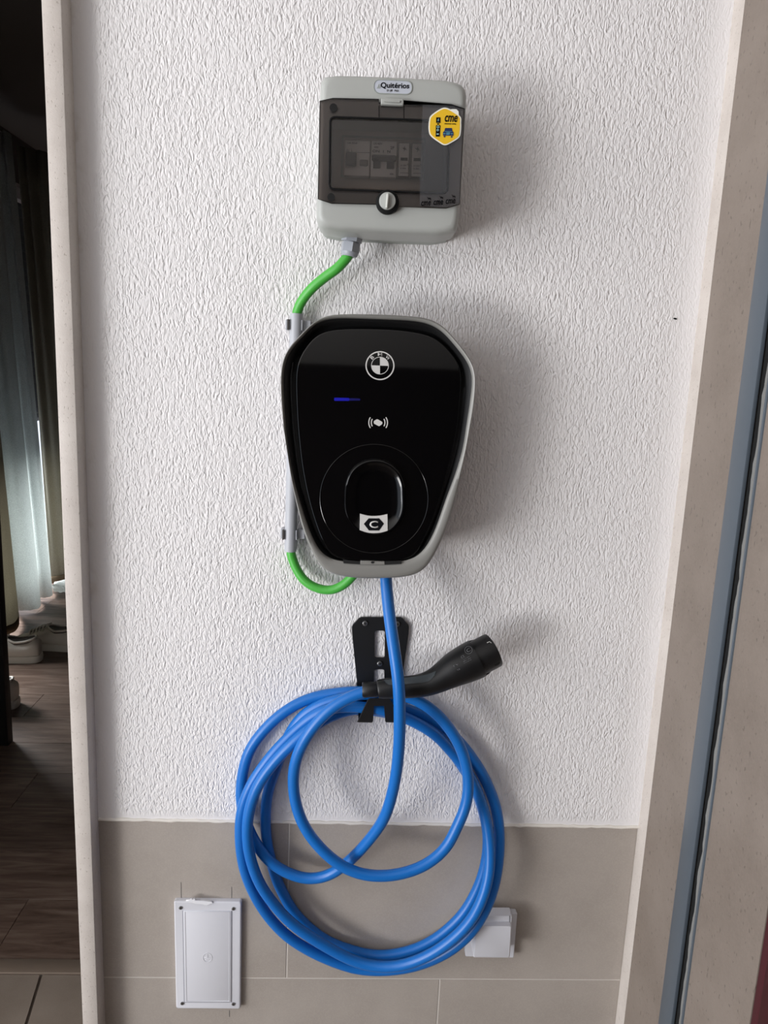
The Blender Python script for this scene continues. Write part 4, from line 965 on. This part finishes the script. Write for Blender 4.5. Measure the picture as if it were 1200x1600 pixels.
for a, b in ((282, 1419), (364.5, 1420.5), (284.5, 1568.5), (364.5, 1569.5)):
    s_ = obj('screw', disc(a, b, 3.3, DJ - .001, DJ + .0012, 20, .0004), M['steel'], jb)
    obj('screw_recess', flat([[(a - .5, b - 1.8), (a + .5, b - 1.8), (a + .5, b + 1.8), (a - .5, b + 1.8)], ], DJ + .0014, .0003), M['black'], s_, 0)
e0 = (324, 1496.5)
obj('earth_symbol', join([flat([circ(*e0, 7.5, None, 32), circ(*e0, 6.6, None, 32)], DJ + .0016, .0008), flat([[(323.6, 1491), (324.6, 1491), (324.6, 1496.5), (323.6, 1496.5)]], DJ + .0016, .0008),
                          flat([[(319, 1496.3), (329, 1496.3), (329, 1497.3), (319, 1497.3)]], DJ + .0016, .0008), flat([[(320.5, 1499), (327.5, 1499), (327.5, 1499.8), (320.5, 1499.8)]], DJ + .0016, .0008)]), M['white_plastic'], jb, 0)
# torn filler along its upper edge
rag = [(290, 1408), (296, 1407), (299, 1404.5), (301, 1406.5), (304, 1403.5), (305, 1407), (318, 1407.8), (330, 1409), (333, 1411), (328, 1413), (322, 1415), (316, 1413), (306, 1412.5), (300, 1410.5), (292, 1410)]
obj('torn_edge', flat([rag], DJ + .0022, .0035, .0003), mat('torn_white', srgb(228, 228, 232), .8), jb, 0)
# pencil lines on the tiles
bm = bmesh.new()
for (a, b), (c, d) in (((283, 1378), (283.3, 1408)), ((362, 1385), (362, 1409)), ((358.5, 1578), (358.5, 1588))):
    p, q = P(a, b), P(c, d); box(bm, p.x - .0003, p.x + .0003, -0.0012, -0.0002, q.z, p.z)
obj('pencil_mark', bm, M['faint_ink'], skirt, 0)
# ------------------------------------------------------------------ socket with spring lid
so = thing('power_socket', 'white splash-proof power socket with closed lid on the tiles, behind the coil at lower right', 'socket', (P(768, 1462).x, 0, P(768, 1497).z))
obj('plate', pslab(rrect([(733, 1426), (808.5, 1428), (803, 1497), (727, 1495)], 2, 4), .0006, .012, .0015, 2), M['white_plastic'], so)
obj('hinge_housing', pslab(rrect([(746, 1431), (800.5, 1431.5), (799.5, 1446.5), (745, 1445.5)], 2, 4), .012, .030, .0015, 2), M['white_plastic'], so)
obj('lid', loft([ring3(pxz(rrect([(744, 1446), (800, 1446.5), (796.8, 1498), (739.5, 1497.5)], 3, 5), .038), d_) for d_ in (.0125, .036)] + [ring3(pxz(rrect([(745.5, 1448), (798.5, 1448.5), (795.5, 1496.3), (741, 1495.8)], 3, 5), .040), .0385)]), M['white_plastic'], so)
obj('hinge_gap', flat([[(795.8, 1431.5), (797, 1431.8), (796.6, 1445.5), (795.6, 1445.5)]], .0306, .001), mat('gap_grey', srgb(120, 120, 126), .7), so, 0)
# tiny dark insect on the plaster
bm = bmesh.new(); bmesh.ops.create_icosphere(bm, subdivisions=2, radius=1); c = P(1055, 498, .003)
for v in bm.verts: v.co = Vector((c.x + v.co.x * .0026, c.y + v.co.y * .0011, c.z + v.co.z * .0011 - v.co.x * .0004))
tag(obj('wall_speck', bm, M['ink']), 'tiny dark speck stuck on the white plaster right of the charger', 'speck')
